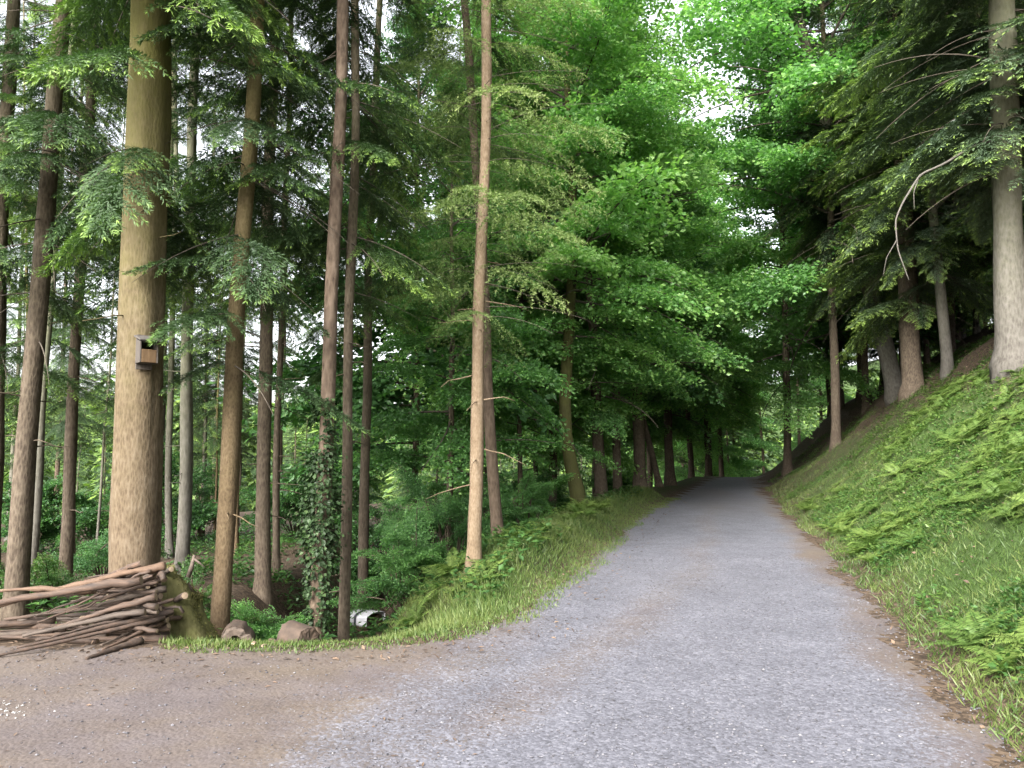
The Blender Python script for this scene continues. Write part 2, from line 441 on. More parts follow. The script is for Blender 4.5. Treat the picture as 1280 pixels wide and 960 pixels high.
# ------------------------------------------------------------------ ground, road and dirt lot, all cut from one height field
def graded(lo, hi, f0, f1, fine, grow=1.09):
    mid = list(np.arange(f0, f1, fine))
    a = []; x = f0; s = fine
    while x > lo: s = min(s * grow, 40); x -= s; a.append(x)
    b = []; x = mid[-1]; s = fine
    while x < hi: s = min(s * grow, 40); x += s; b.append(x)
    return np.array(a[::-1] + mid + b)
gx = graded(-700, 700, -5.5, 7.5, 0.045)
gy = graded(-60, 900, 2.6, 13.0, 0.045)
GX, GY = np.meshgrid(gx, gy)
px, py = GX.ravel(), GY.ravel()
pz = height(px, py)
nx, ny = len(gx), len(gy)
ii = np.arange(nx * ny).reshape(ny, nx)
quads = np.stack([ii[:-1, :-1], ii[:-1, 1:], ii[1:, 1:], ii[1:, :-1]], -1).reshape(-1, 4)
cx = px[quads].mean(1); cyy = py[quads].mean(1)
edge_n = 0.5 * (fbm(cx * 2.2, cyy * 2.2, 4) - 0.5) + 0.25 * (fbm(cx * 9, cyy * 9, 2) - 0.5)
sr, sl = side_right(cx, cyy), side_left(cx, cyy)
is_road = (sr + edge_n < 0.12) & (sl + edge_n < 0.12) & (cyy < 190) & (cyy > -28)
join = rim(cx, cyy) + 0.6 * edge_n < 0.05                   # the dirt lot left of the road, up to its grassy rim
is_road &= (rim(cx, cyy) + 0.6 * edge_n < 0.12) | (sl < -1.2)
is_lot = join & (sl > -0.6) & ~is_road & (cx > -60) & (cyy > -28)
def cut(mask, name, mat, attrs):
    q = quads[mask]
    used, inv = np.unique(q, return_inverse=True)
    V = np.stack([px, py, pz], 1)[used]
    return obj(name, mesh(name, V, inv.reshape(-1, 4), None, mat, True, {k: a[used] for k, a in attrs.items()}))
psr, psl = side_right(px, py), side_left(px, py)
dirt = smooth01(-0.55, 0.15, psr + 0.5 * (fbm(px * 1.1 + 2, py * 1.1, 3) - 0.5)) * 0.85                                     # brown margin on the right
dirt = np.maximum(dirt, smooth01(-0.65, 0.2, psl + 0.5 * (fbm(px * 0.9 + 4, py * 0.9, 3) - 0.5)) * 0.95 * smooth01(6, 9, py))
blend = smooth01(-1.5, 0.9, psl + 0.9 * (fbm(px * 0.8, py * 0.8, 3) - 0.5)) * (1 - smooth01(6.5, 9.5, py))
dirt = np.maximum(dirt, blend * 0.9)
track = np.exp(-((psl + 1.25 - 0.16 * (8 - py)) / 0.42) ** 2) * smooth01(4, 5, py) * (1 - smooth01(8, 11, py))
dirt = np.maximum(dirt, track * 0.52)
dirt = np.maximum(dirt, 0.38 * np.exp(-((psr + 1.6 + 0.3 * (fbm(px * 0 + 3, py * 0.4, 2) - 0.5)) / 0.35) ** 2) * smooth01(6, 12, py))
dirt = np.clip(dirt + 0.35 * (fbm(px * 0.5 + 70, py * 0.5, 3) - 0.5) + 0.25 * (fbm(px * 1.6 + 7, py * 0.8, 3) - 0.5), 0, 1)
damp = smooth01(16, 24, py) * smooth01(0.42, 0.62, fbm(px * 0.5 + 9, py * 0.22, 3)) * 0.5
damp = np.maximum(damp, 0.75 * smooth01(23, 28, py) * (1 - smooth01(36, 42, py)) * smooth01(0.46, 0.6, fbm(px * 1.0 + 3, py * 0.13 + 2, 3)))
green = np.where(psr > 0, smooth01(0.2, 0.9, psr) * 0.75 - 0.5 * smooth01(2.2, 4.5, psr) - 0.35 * smooth01(14, 30, py), 0.1 + 0.5 * smooth01(0.1, 0.7, rim(px, py)) - 0.45 * smooth01(0.9, 3.0, rim(px, py)))
green = np.where(np.hypot(px, py) > 90, 0.9, green)
rd = cut(is_road, 'gravel_road', M['gravel'], {'dirt': dirt, 'damp': damp}); tag(rd, 'pale grey gravel forest road running uphill into the trees', 'road', kind='structure')
lt = cut(is_lot, 'dirt_ground', M['gravel'], {'dirt': np.clip(dirt + 0.12, 0, 1), 'damp': damp * 0}); tag(lt, 'bare brown dirt pull-in beside the gravel road', 'ground', kind='structure')
gd = cut(~is_road & ~is_lot, 'ground', M['soil'], {'green': green}); tag(gd, 'forest floor and steep bank of soil and moss', 'ground', kind='structure')

# ------------------------------------------------------------------ foliage tools
LEAF_Q = np.array([[0, 1, 2, 3]])
def leaf_quads(P, D, N, L, W, fold=0.12):
    """one folded diamond per leaf: base, side, tip, side"""
    D = D / np.linalg.norm(D, axis=1, keepdims=True)
    S = np.cross(D, N); S /= np.maximum(np.linalg.norm(S, axis=1, keepdims=True), 1e-6)
    U = np.cross(S, D)
    L = np.asarray(L).reshape(-1, 1); W = np.asarray(W).reshape(-1, 1)
    a = P
    b = P + D * L * 0.45 + S * W * 0.5 + U * W * fold
    c = P + D * L
    d = P + D * L * 0.45 - S * W * 0.5 + U * W * fold
    return np.stack([a, b, c, d], 1).reshape(-1, 3)

def gen_branch(r, L=2.0, n_tw=40, ang=55, ratio=0.35, up=0.1, droop=0.3, hang=0.35, sp=0.04, ll=0.08, lw=0.02, lang=42,
               sub=0.0, jit=0.25, start=0.12, young=0.75, tuft=2, njit=0.35, fluff=0.0):
    """a branch along +x with twigs in its plane and leaves on the twigs; returns leaf vertices, tints, axis points"""
    t_ax = np.linspace(0, 1, 10)
    wob = r.normal(0, 0.04 * L)
    axis = np.stack([L * t_ax, wob * np.sin(t_ax * 3.0), L * (up * t_ax - droop * t_ax ** 2)], 1)
    P, D, TI = [], [], []
    def twig(A, d, ln, t0, level):
        n = max(2, int(ln / sp))
        s = (np.arange(n) + r.random(n) * 0.6) / n * ln
        pos = A + d * s[:, None] - np.array([0, 0, 1]) * (hang * s ** 2)[:, None]
        dl = d - np.array([0, 0, 1]) * (2 * hang * s)[:, None]
        dl /= np.linalg.norm(dl, axis=1, keepdims=True)
        lat = np.cross(np.array([0, 0, 1.0]), dl); lat /= np.maximum(np.linalg.norm(lat, axis=1, keepdims=True), 1e-6)
        for k in range(tuft):
            sg = 1 if k % 2 == 0 else -1
            la = math.radians(lang) * r.uniform(0.7, 1.25, n)[:, None]
            dd = dl * np.cos(la) + sg * lat * np.sin(la)
            if k >= 2: dd = dl + np.array([0, 0, 0.5])
            dd = dd + r.normal(0, jit, dd.shape)
            P.append(pos); D.append(dd)
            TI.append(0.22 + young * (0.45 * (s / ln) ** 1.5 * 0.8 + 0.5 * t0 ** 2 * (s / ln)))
        P.append(pos[-1:]); D.append(dl[-1:]); TI.append(np.array([0.3 + young * 0.8]))
        if level > 0 and ln > sub:
            m = int(ln / 0.16)
            for j in range(m):
                q = (j + r.random()) / m * 0.9 + 0.05
                i = min(n - 1, int(q * n))
                sg = 1 if j % 2 else -1
                d2 = dl[i] * 0.65 + sg * lat[i] * 0.75 + r.normal(0, 0.12, 3)
                d2 /= np.linalg.norm(d2)
                twig(pos[i], d2, ln * 0.5 * (1.05 - q) + 0.08, t0, level - 1)
    for i in range(n_tw):
        t = start + (1 - start) * (i + r.random()) / n_tw
        A = np.array([np.interp(t, t_ax, axis[:, k]) for k in range(3)])
        T = np.array([1, 0, up - 2 * droop * t]); T /= np.linalg.norm(T)
        sg = 1 if i % 2 else -1
        a = math.radians(ang) * r.uniform(0.75, 1.2) * (1 - 0.35 * t)
        d = T * math.cos(a) + sg * np.array([0, 1, 0]) * math.sin(a) + np.array([0, 0, r.normal(0, 0.12)])
        d /= np.linalg.norm(d)
        ln = L * ratio * (1 - t) ** 0.7 * r.uniform(0.65, 1.15) + 0.10
        twig(A, d, ln, t, 1 if sub > 0 else 0)
    P = np.concatenate(P); D = np.concatenate(D); TI = np.concatenate(TI)
    n = len(P)
    if fluff: P = P + r.normal(0, 1, (n, 3)) * np.array([0.5, 0.5, 1.0]) * fluff
    N = np.array([0, 0, 1.0]) + r.normal(0, njit, (n, 3))
    V = leaf_quads(P, D, N, ll * r.uniform(0.7, 1.25, n), lw * r.uniform(0.75, 1.25, n))
    return V, np.repeat(TI, 4), axis

def rot_z(a):
    c, s = math.cos(a), math.sin(a)
    return np.array([[c, -s, 0], [s, c, 0], [0, 0, 1]])
def rot_y(a):                                     # positive lifts +x upward
    c, s = math.cos(a), math.sin(a)
    return np.array([[c, 0, -s], [0, 1, 0], [s, 0, c]])

def tube(pts, rad, n=8, cap=True, r=None, rough=0.0):
    """round tapered tube along points; returns V, Q, T"""
    pts = np.asarray(pts, float); rad = np.asarray(rad, float)
    k = len(pts)
    tan = np.gradient(pts, axis=0); tan /= np.maximum(np.linalg.norm(tan, axis=1, keepdims=True), 1e-9)
    ref = np.array([1.0, 0, 0]) if abs(tan[0, 0]) < 0.8 else np.array([0, 1.0, 0])
    A = np.cross(tan, ref); A /= np.linalg.norm(A, axis=1, keepdims=True)
    B = np.cross(tan, A)
    th = np.linspace(0, 2 * np.pi, n, endpoint=False)
    rr = np.repeat(rad[:, None], n, 1)
    if rough and r is not None: rr = rr * (1 + r.normal(0, rough, rr.shape))
    V = pts[:, None, :] + (A[:, None, :] * np.cos(th)[None, :, None] + B[:, None, :] * np.sin(th)[None, :, None]) * rr[:, :, None]
    V = V.reshape(-1, 3)
    Q = []
    for i in range(k - 1):
        a = i * n + np.arange(n); b = i * n + (np.arange(n) + 1) % n
        Q.append(np.stack([a, b, b + n, a + n], 1))
    Q = np.concatenate(Q)
    T = np.zeros((0, 3), int)
    if cap:
        c0, c1 = len(V), len(V) + 1
        V = np.concatenate([V, pts[:1], pts[-1:]])
        a = np.arange(n); b = (a + 1) % n
        T = np.concatenate([np.stack([np.full(n, c0), b, a], 1), np.stack([np.full(n, c1), (k - 1) * n + a, (k - 1) * n + b], 1)])
    return V, Q, T

class Acc:
    def __init__(self): self.V, self.Q, self.T, self.A, self.n = [], [], [], [], 0
    def add(self, V, Q=None, T=None, tint=None):
        if Q is not None and len(Q): self.Q.append(np.asarray(Q) + self.n)
        if T is not None and len(T): self.T.append(np.asarray(T) + self.n)
        self.V.append(V); self.n += len(V)
        if tint is not None: self.A.append(tint)
    def leaves(self, V, tint):
        self.add(V, np.arange(len(V)).reshape(-1, 4), None, tint)
    def mesh(self, name, mat, smooth=False):
        V = np.concatenate(self.V)
        Q = np.concatenate(self.Q) if self.Q else None
        T = np.concatenate(self.T) if self.T else None
        at = {'tint': np.concatenate(self.A)} if self.A else None
        return mesh(name, V, Q, T, mat, smooth, at)

def trunk_mesh(name, r, Ht, rad, mat, n=12, flare=0.5, wob=0.02, top=0.12, stubs=0, stub_z=(1.0, 5.0), stub_len=(0.2, 0.7), limbs=(), curve=None, limb_k=1.0):
    acc = Acc()
    zs = np.concatenate([[-0.5, -0.1, 0.0, 0.12, 0.3, 0.6], np.arange(1.0, Ht, 0.5 if Ht < 14 else 0.8), [Ht]])
    ph = r.random(4) * 6.28
    wx = wob * np.sin(zs * 0.6 + ph[0]) + wob * 0.6 * np.sin(zs * 1.5 + ph[1]); wy = wob * np.sin(zs * 0.5 + ph[2])
    wx = wx - np.interp(0, zs, wx); wy = wy - np.interp(0, zs, wy)
    if curve is not None:
        wx = wx + np.interp(zs, [c[0] for c in curve], [c[1] for c in curve])
    rr = rad * ((1 - zs.clip(0) / Ht) * (1 - top) + top) * (1 + flare * np.exp(-zs.clip(0) / 0.22)) * (1 + 0.03 * np.sin(zs * 2.3 + ph[3]))
    V, Q, T = tube(np.stack([wx, wy, zs], 1), rr, n, True, r, 0.045)
    acc.add(V, Q, T)
    for i in range(stubs):
        z = r.uniform(*stub_z); a = r.random() * 6.28; ln = r.uniform(*stub_len)
        o = np.array([np.interp(z, zs, wx), np.interp(z, zs, wy), z])
        d = np.array([math.cos(a), math.sin(a), r.uniform(-0.25, 0.25)])
        tt = np.linspace(0, 1, 5)[:, None]
        p = o + d * tt * ln + np.array([0, 0, -0.12 * ln]) * tt ** 2 + r.normal(0, 0.012, (5, 3)) * tt
        acc.add(*tube(p, np.linspace(0.011, 0.003, 5), 5))
    nq, nt_ = sum(len(q) for q in acc.Q), sum(len(q) for q in acc.T)
    for pts, r0 in limbs:
        acc.add(*tube(pts[:-1], np.linspace(r0, r0 * 0.2, len(pts) - 1) * limb_k, 5, False))
    me = acc.mesh(name, mat, True)
    me.materials.append(M['limb'])
    mi = np.ones(len(me.polygons), np.int32); mi[:nq] = 0
    tot = np.empty(len(me.polygons), np.int32); me.polygons.foreach_get('loop_total', tot); mi[tot == 3] = 0
    me.polygons.foreach_set('material_index', mi)
    return me, lambda z: (np.interp(z, zs, wx), np.interp(z, zs, wy))

def conifer(name, r, Ht, cs, Lmax, fine, coarse, step=0.5, per=4.5, droop_low=-18, split=9.0, keep=1.0, shape=0.75, off=None):
    """crown mesh: whorls of branches from height cs to the top; also the branch axes for the limbs"""
    acc = Acc(); limbs = []
    z = cs
    while z < Ht - 0.3:
        k = (z - cs) / (Ht - cs)
        for j in range(r.poisson(per)):
            if r.random() > keep: continue
            V, ti, ax = (fine if z < split else coarse)[r.integers(len(fine if z < split else coarse))]
            sc = Lmax * (1 - k) ** shape * r.uniform(0.55, 1.1) + 0.15
            if k < 0.06: sc *= 0.75
            sc /= ax[-1, 0]
            R = rot_z(r.random() * 6.283) @ rot_y(math.radians(droop_low * (1 - k) + 28 * k + r.normal(0, 7)))
            zz = z + r.uniform(-0.2, 0.2)
            o = np.array([*(off(zz) if off else (0, 0)), zz])
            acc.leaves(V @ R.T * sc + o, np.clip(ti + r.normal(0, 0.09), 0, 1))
            limbs.append((ax @ R.T * sc + o, 0.02 * sc + 0.006))
        z += step * r.uniform(0.8, 1.2)
    return acc, limbs

def broadleaf(r, Ht, cs, Lmax, fine, coarse, n, split=8.5, off=None, az=None, low_pitch=2, high_pitch=55, clear=None):
    acc = Acc(); limbs = []
    for i in range(n):
        k = (i + r.random()) / n
        z = cs + (Ht - cs) * k ** 0.9 * 0.97
        lst = fine if z < split else coarse
        V, ti, ax = lst[r.integers(len(lst))]
        sc = Lmax * (0.75 + 0.45 * math.sin(min(1, k * 1.4) * math.pi)) * (1 - 0.55 * k) * r.uniform(0.6, 1.1) / ax[-1, 0]
        a = r.random() * 6.283 if az is None else r.normal(*az)
        R = rot_z(a) @ rot_y(math.radians(low_pitch + (high_pitch - low_pitch) * k ** 1.6 + r.normal(0, 15)))
        o = np.array([*(off(z) if off else (0, 0)), z])
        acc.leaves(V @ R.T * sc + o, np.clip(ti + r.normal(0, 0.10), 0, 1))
        limbs.append((ax @ R.T * sc + o, 0.022 * sc + 0.008))
    return acc, limbs

r = np.random.default_rng(11)
SPR_F = [gen_branch(r, 2.0, 54, 58, 0.36, 0.10, 0.24, 0.60, 0.027, 0.075, 0.0150, 36, jit=0.22, young=0.95, tuft=3) for _ in range(7)]
SPR_C = [gen_branch(r, 2.0, 32, 58, 0.36, 0.10, 0.22, 0.40, 0.065, 0.15, 0.034, 38, jit=0.25, young=0.7, tuft=2) for _ in range(4)]
FIR_F = [gen_branch(r, 2.0, 54, 60, 0.38, 0.08, 0.28, 0.40, 0.026, 0.080, 0.0175, 42, jit=0.2, young=1.0, tuft=2, njit=0.3) for _ in range(6)]
LAR_F = [gen_branch(r, 2.0, 26, 62, 0.42, 0.05, 0.25, 0.75, 0.040, 0.055, 0.010, 60, jit=0.6, young=0.7, tuft=4, njit=0.9) for _ in range(6)]
BEE_F = [gen_branch(r, 3.0, 26, 52, 0.42, 0.12, 0.30, 0.30, 0.058, 0.088, 0.056, 50, sub=0.45, jit=0.42, young=0.8, tuft=2, start=0.16, njit=0.85, fluff=0.07) for _ in range(7)]
BEE_C = [gen_branch(r, 3.0, 20, 52, 0.42, 0.12, 0.28, 0.28, 0.088, 0.145, 0.092, 50, sub=0.6, jit=0.42, young=0.7, tuft=2, start=0.16, njit=0.85, fluff=0.09) for _ in range(5)]

# ------------------------------------------------------------------ tree prototypes: crowns are shared, trunks differ
def proto_conifer(seed, Ht, cs, Lmax, mat, fine=SPR_F, coarse=SPR_C, lr=0.45, **kw):
    rr = np.random.default_rng(seed)
    acc, limbs = conifer('crown', rr, Ht, cs, Lmax, fine, coarse, **kw)
    return {'Ht': Ht, 'crown': acc.mesh('crown', mat), 'limbs': limbs, 'lk': lr, 'kind': 'conifer'}
def proto_broad(seed, Ht, cs, Lmax, mat, n, fine=BEE_F, coarse=BEE_C, **kw):
    rr = np.random.default_rng(seed)
    acc, limbs = broadleaf(rr, Ht, cs, Lmax, fine, coarse, n, **kw)
    return {'Ht': Ht, 'crown': acc.mesh('crown', mat), 'limbs': limbs, 'lk': 1.0, 'kind': 'broad'}

PC = {
    'big':     proto_conifer(21, 30, 4.2, 1.9, M['spruce'], per=3.2, step=0.55, droop_low=-30),
    'low':     proto_conifer(22, 24, 3.2, 1.7, M['spruce'], per=3.3, step=0.42, droop_low=-26),
    'mid':     proto_conifer(23, 24, 4.6, 1.7, M['spruce'], per=2.6, step=0.45, droop_low=-22, keep=0.8),
    'high':    proto_conifer(24, 25, 6.5, 1.9, M['spruce'], per=2.5, step=0.5, droop_low=-20, split=12, keep=0.75),
    'far':     proto_conifer(25, 22, 4.0, 2.1, M['spruce'], fine=SPR_C, per=3.0, step=0.5, droop_low=-18, keep=0.8),
    'farlow':  proto_conifer(26, 17, 1.2, 2.4, M['spruce'], fine=SPR_C, per=5.0, step=0.45, droop_low=-15),
    'fir':     proto_conifer(27, 26, 2.6, 3.0, M['fir'], fine=FIR_F, per=5.0, step=0.42, droop_low=-20),
    'firhigh': proto_conifer(28, 28, 3.6, 3.3, M['fir'], fine=FIR_F, per=5.0, step=0.42, droop_low=-18),
    'larch':   proto_conifer(29, 24, 3.4, 1.9, M['larch'], fine=LAR_F, coarse=LAR_F, per=5.5, step=0.34, droop_low=-5, keep=0.9, lr=0.22),
    'beech':   proto_broad(31, 18, 3.9, 5.0, M['beech'], 70, low_pitch=4, split=12),
    'beech2':  proto_broad(32, 15, 2.4, 4.0, M['beech'], 66, split=12),
    'beech3':  proto_broad(33, 21, 3.6, 5.2, M['beech'], 84, split=14),
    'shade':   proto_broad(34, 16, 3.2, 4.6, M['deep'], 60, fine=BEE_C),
}
KIND_NAME = {'big': 'spruce_tree', 'low': 'spruce_tree', 'mid': 'spruce_tree', 'high': 'spruce_tree', 'far': 'spruce_tree', 'farlow': 'spruce_tree',
             'fir': 'fir_tree', 'firhigh': 'fir_tree', 'larch': 'larch_tree', 'beech': 'broadleaf_tree', 'beech2': 'broadleaf_tree', 'beech3': 'broadleaf_tree', 'shade': 'broadleaf_tree'}

def ground_hit(u, v):
    """where the sight line through that pixel meets the ground"""
    for Y in np.linspace(3, 60, 2281):
        p = pix(u, v, Y)
        if p.z <= H(p.x, Y): return p.x, float(Y)
    return p.x, 40.0

def plant(kind, u, Y, rad, bark, label, group=None, top=None, base_v=None, rz=None, seed=None, stubs=0, stub_z=(0.8, 4), stub_len=(0.2, 0.7), sc=1.0, x=None, curve=None, n=12, wob=0.025):
    """a tree whose foot stands on the ground under column u at forward distance Y; top = (u, v) that its stem passes"""
    rr = np.random.default_rng(seed if seed is not None else int(rng.integers(1e9)))
    p = PC[kind]
    if x is None:
        v = 700.0
        for _ in range(6):
            X = pix(u, v, Y).x
            z = H(X, Y)
            v = 480 - 1000 * math.tan(math.atan2(z - CAM_Z, Y) - PITCH)
    else:
        X = x; z = H(X, Y)
    rot = Euler((0, 0, 0))
    if top:
        q = pix(top[0], top[1], Y)
        rot = Euler((0, math.atan2(q.x - X, q.z - z), 0))
    t = empty(KIND_NAME[kind], (X, Y, z), rot)
    tag(t, label, 'tree', group)
    tm, _ = trunk_mesh('trunk', rr, p['Ht'], rad / sc, bark, n, stubs=stubs, stub_z=stub_z, stub_len=stub_len, curve=curve, wob=wob, limbs=p['limbs'], limb_k=p['lk'])
    obj('trunk', tm, t)
    c = obj('crown', p['crown'], t)
    if rz is not None:
        c.rotation_euler = (0, 0, rz)
        t.children[0].rotation_euler = (0, 0, rz) if curve is None else (0, 0, 0)
    t.scale = (sc, sc, sc)
    return t

# ------------------------------------------------------------------ the trees one can tell apart
TREES = {}
TREES['A'] = plant('big', 165, 7.75, 0.225, M['bark_tan'], 'thick tan mossy spruce trunk carrying the wooden bird box', top=(184, 60), n=28, stubs=9, stub_z=(2.6, 4.4), stub_len=(0.1, 0.8), rz=0.4, wob=0.01)
TREES['B'] = plant('low', 272, 8.3, 0.098, M['bark_slim'], 'slim tan spruce right of the mossy stump, tufts of foliage hanging from its stem', top=(316, 10), stubs=7, stub_z=(1.5, 3.4), rz=1.0)
TREES['C'] = plant('larch', 592, 10.4, 0.088, M['bark_pale'], 'slender pale orange larch trunk standing alone on the grassy verge', top=(605, 5), stubs=15, stub_z=(0.9, 4.6), stub_len=(0.25, 0.8), rz=2.2)
TREES['D'] = plant('high', 394, 8.7, 0.088, M['bark_red'], 'grey brown spruce trunk wrapped in dark ivy', top=(420, 60), rz=0.2)
TREES['E'] = plant('mid', 429, 9.3, 0.066, M['bark_dark'], 'straight dark spruce just left of the tarp-covered firewood', top=(436, 300), stubs=8, rz=0.5)
TREES['F'] = plant('high', 452, 15.0, 0.10, M['bark_dark'], 'dark trunk leaning a little behind the tarp-covered firewood', top=(468, 230), rz=1.5)
TREES['G'] = plant('mid', 328, 12.0, 0.11, M['bark_dark'], 'dark stout spruce rising out of the leafy bush', top=(340, 300), rz=2.5, stubs=8)
TREES['G2'] = plant('high', 345, 13.5, 0.06, M['bark_dark'], 'thin dark spruce close behind the stout one in the leafy bush', top=(356, 330), rz=0.1, stubs=8)
TREES['H'] = plant('mid', 227, 13.0, 0.105, M['bark_grey'], 'greyish spruce trunk seen between the big trunk and the slim tan one', top=(238, 330), rz=3.3, stubs=8)
TREES['H2'] = plant('far', 212, 17.0, 0.075, M['bark_grey'], 'thin greyish trunk close beside the big tan trunk', top=(216, 380), rz=3.0)
TREES['I'] = plant('low', 18, 8.8, 0.112, M['bark_dark'], 'dark brown spruce leaning over the low end of the woodpile', top=(68, 200), rz=4.0, stubs=6, stub_z=(1.5, 3.2))
TREES['J'] = plant('mid', 80, 10.5, 0.078, M['bark_dark'], 'dark slim spruce between the leaning spruce and the big trunk', top=(106, 260), rz=5.0, stubs=10, stub_z=(0.5, 4.8))
TREES['K'] = plant('high', 38, 13.0, 0.075, M['bark_grey'], 'grey brown stem just behind the dark leaning spruce', top=(70, 300), rz=1.2)
TREES['K2'] = plant('low', -12, 9.6, 0.10, M['bark_dark'], 'dark spruce cut by the edge of the view left of the woodpile', top=(14, 100), rz=0.7)
TREES['L'] = plant('high', 623, 13.0, 0.095, M['bark_red'], 'dark brown trunk just right of the pale larch', top=(607, 430), rz=0.3)
TREES['M'] = plant('beech', 726, 19.5, 0.17, M['bark_moss'], 'yellow green mossy leaning tree on the verge with layered leaf sprays', top=(716, 300), rz=0.8, curve=[(-1, 0), (0, 0), (1.0, -0.16), (2.2, -0.30), (3.5, -0.22), (6, 0.0), (20, 0)])
TREES['N'] = plant('beech2', 752, 22.0, 0.17, M['bark_dark'], 'dark broadleaf trunk right behind the mossy tree', top=(742, 450), rz=2.8)
TREES['O'] = plant('beech', 800, 27.0, 0.21, M['bark_dark'], 'stout black trunk at the road edge halfway along', top=(792, 440), rz=1.0)
TREES['O2'] = plant('shade', 824, 29.5, 0.12, M['bark_dark'], 'dark trunk slanting beside the stout black one', top=(800, 500), rz=2.0)
TREES['O3'] = plant('beech2', 838, 33.0, 0.20, M['bark_dark'], 'dark trunk beyond the slanting one at the road edge', top=(832, 430), rz=2.0)
x_, y_ = ground_hit(1121, 497)
TREES['P'] = plant('firhigh', 0, y_, 0.0105 * y_, M['bark_grey'], 'grey trunk leaning out over the bank, half of a twin pair', top=(1088, 370), rz=1.0, x=x_)
x_, y_ = ground_hit(1142, 492)
TREES['P2'] = plant('fir', 0, y_, 0.0125 * y_, M['bark_dark'], 'dark brown upright trunk of the twin pair on the bank', top=(1132, 300), rz=2.2, x=x_)
x_, y_ = ground_hit(1185, 468)
TREES['Q'] = plant('fir', 0, y_, 0.0065 * y_, M['bark_grey'], 'thin pale grey trunk leaning over the bank between the pair and the big grey one', top=(1156, 180), rz=0.0, x=x_, curve=[(-1, 0), (0, 0), (2, 0.05), (4, -0.03), (8, 0), (30, 0)])
x_, y_ = ground_hit(1268, 456)
TREES['R'] = plant('firhigh', 0, y_, 0.0185 * y_, M['bark_grey'], 'big smooth light grey trunk at the top edge of the bank', top=(1252, -20), rz=1.6, n=20, wob=0.015, x=x_)
def bare_branch(t, pts, r0, Y0):
    w = [pix(u, v, Y0 - d) for u, v, d in pts]
    t_inv = t.matrix_basis.inverted()
    p = np.array([t_inv @ q for q in w])
    tt = np.linspace(0, len(p) - 1, 6 * len(p))
    q = np.stack([np.interp(tt, range(len(p)), p[:, i]) for i in range(3)], 1)
    k_ = np.array([0.25, 0.5, 0.25])
    for _ in range(2): q[1:-1] = 0.25 * q[:-2] + 0.5 * q[1:-1] + 0.25 * q[2:]
    obj('bare_branch', mesh('bare_branch', *tube(q, np.linspace(r0, r0 * 0.3, len(q)), 7, True, rng, 0.06), M['bare_twig'], True), t)
R_ = TREES['R']; ry_ = R_.location.y
bare_branch(R_, [(1250, 172, 0), (1214, 184, 0.5), (1180, 205, 0.8), (1150, 218, 0.9), (1129, 252, 1.1), (1119, 275, 1.1), (1122, 312, 1.2), (1136, 350, 1.2)], 0.026, ry_)
bare_branch(R_, [(1150, 218, 0.9), (1142, 240, 1.0), (1143, 262, 1.0)], 0.010, ry_)
bare_branch(R_, [(1121, 300, 1.2), (1108, 322, 1.3), (1104, 345, 1.3)], 0.008, ry_)
# leafy trees that fill the middle of the view
TREES['S1'] = plant('beech2', 562, 16.5, 0.08, M['bark_dark'], 'leafy tree with thin stem left of the pale larch', rz=0.3, sc=0.72)
TREES['S2'] = plant('beech', 610, 22.0, 0.11, M['bark_dark'], 'taller leafy tree down the slope behind the pale larch', rz=1.9, sc=0.85)
TREES['S3'] = plant('beech2', 650, 21.0, 0.07, M['bark_dark'], 'leafy tree with thin dark stem between the pale larch and the mossy tree', rz=4.1, sc=1.1)
TREES['S4'] = plant('beech3', 690, 26.0, 0.14, M['bark_dark'], 'tall leafy tree in the gap behind the mossy tree', rz=5.1)
TREES['S5'] = plant('beech', 772, 26.0, 0.15, M['bark_dark'], 'leafy tree between the mossy tree and the stout black trunk', rz=3.1)
TREES['S6'] = plant('beech3', 1045, 26.0, 0.15, M['bark_dark'], 'dark tall leafy tree on the bank, its crown reaching over the road', rz=0.9, sc=1.25)
TREES['S7'] = plant('beech3', 985, 33.0, 0.17, M['bark_dark'], 'dark leafy tree on the bank just above the point where the road vanishes', rz=2.9)

# ------------------------------------------------------------------ the many others, copied with their parts
def copy_at(src, x, y, rz, sc, label, group, lean=(0, 0)):
    c = copy_tree(src)
    c.location = (x, y, H(x, y))
    c.rotation_euler = (lean[0], lean[1], rz)
    c.scale = (sc, sc, sc)
    tag(c, label, 'tree', group)
    return c
def new_tree(kind, x, y, rad, bark, label, group, rz=0.0):
    return plant(kind, 0, y, rad, bark, label, group, x=x, rz=rz)

placed = [(o.location.x, o.location.y) for o in TREES.values()]
def free(x, y, dmin):
    return all((x - a) ** 2 + (y - b) ** 2 > dmin * dmin for a, b in placed)

# left of the road: the spruce stand on the falling ground
L1 = 'slim straight spruce standing deep among the trunks left of the road'
G1 = 'spruces deep in the stand left of the road'
srcs = []
def stand(n, xr, yr, dmin, kinds, barks, rads, label, group, seed, ok, scr=(0.85, 1.15)):
    rr = np.random.default_rng(seed)
    src = {}
    made = 0; tries = 0
    while made < n and tries < 6000:
        tries += 1
        y = rr.uniform(*yr); x = rr.uniform(*xr)
        if not ok(x, y) or not free(x, y, dmin): continue
        kd = kinds[rr.integers(len(kinds))]; bk = barks[rr.integers(len(barks))]
        key = (kd, bk)
        if key not in src:
            src[key] = new_tree(kd, x, y, rads[rr.integers(len(rads))], M[bk], label, group, rr.random() * 6)
        else:
            copy_at(src[key], x, y, rr.random() * 6.28, rr.uniform(*scr), label, group, (rr.normal(0, 0.025), rr.normal(0, 0.025)))
        placed.append((x, y)); made += 1
def az_u(x, y): return 640 + 1000 * x / y
stand(16, (-30, 2), (12, 34), 1.9, ['mid', 'high', 'far'], ['bark_dark', 'bark_grey', 'bark_red'], [0.08, 0.10, 0.13], L1, G1, 101,
      lambda x, y: side_left(x, y) > 4.0 and -120 < az_u(x, y) < 600 and not 365 < az_u(x, y) < 560, (0.5, 0.9))
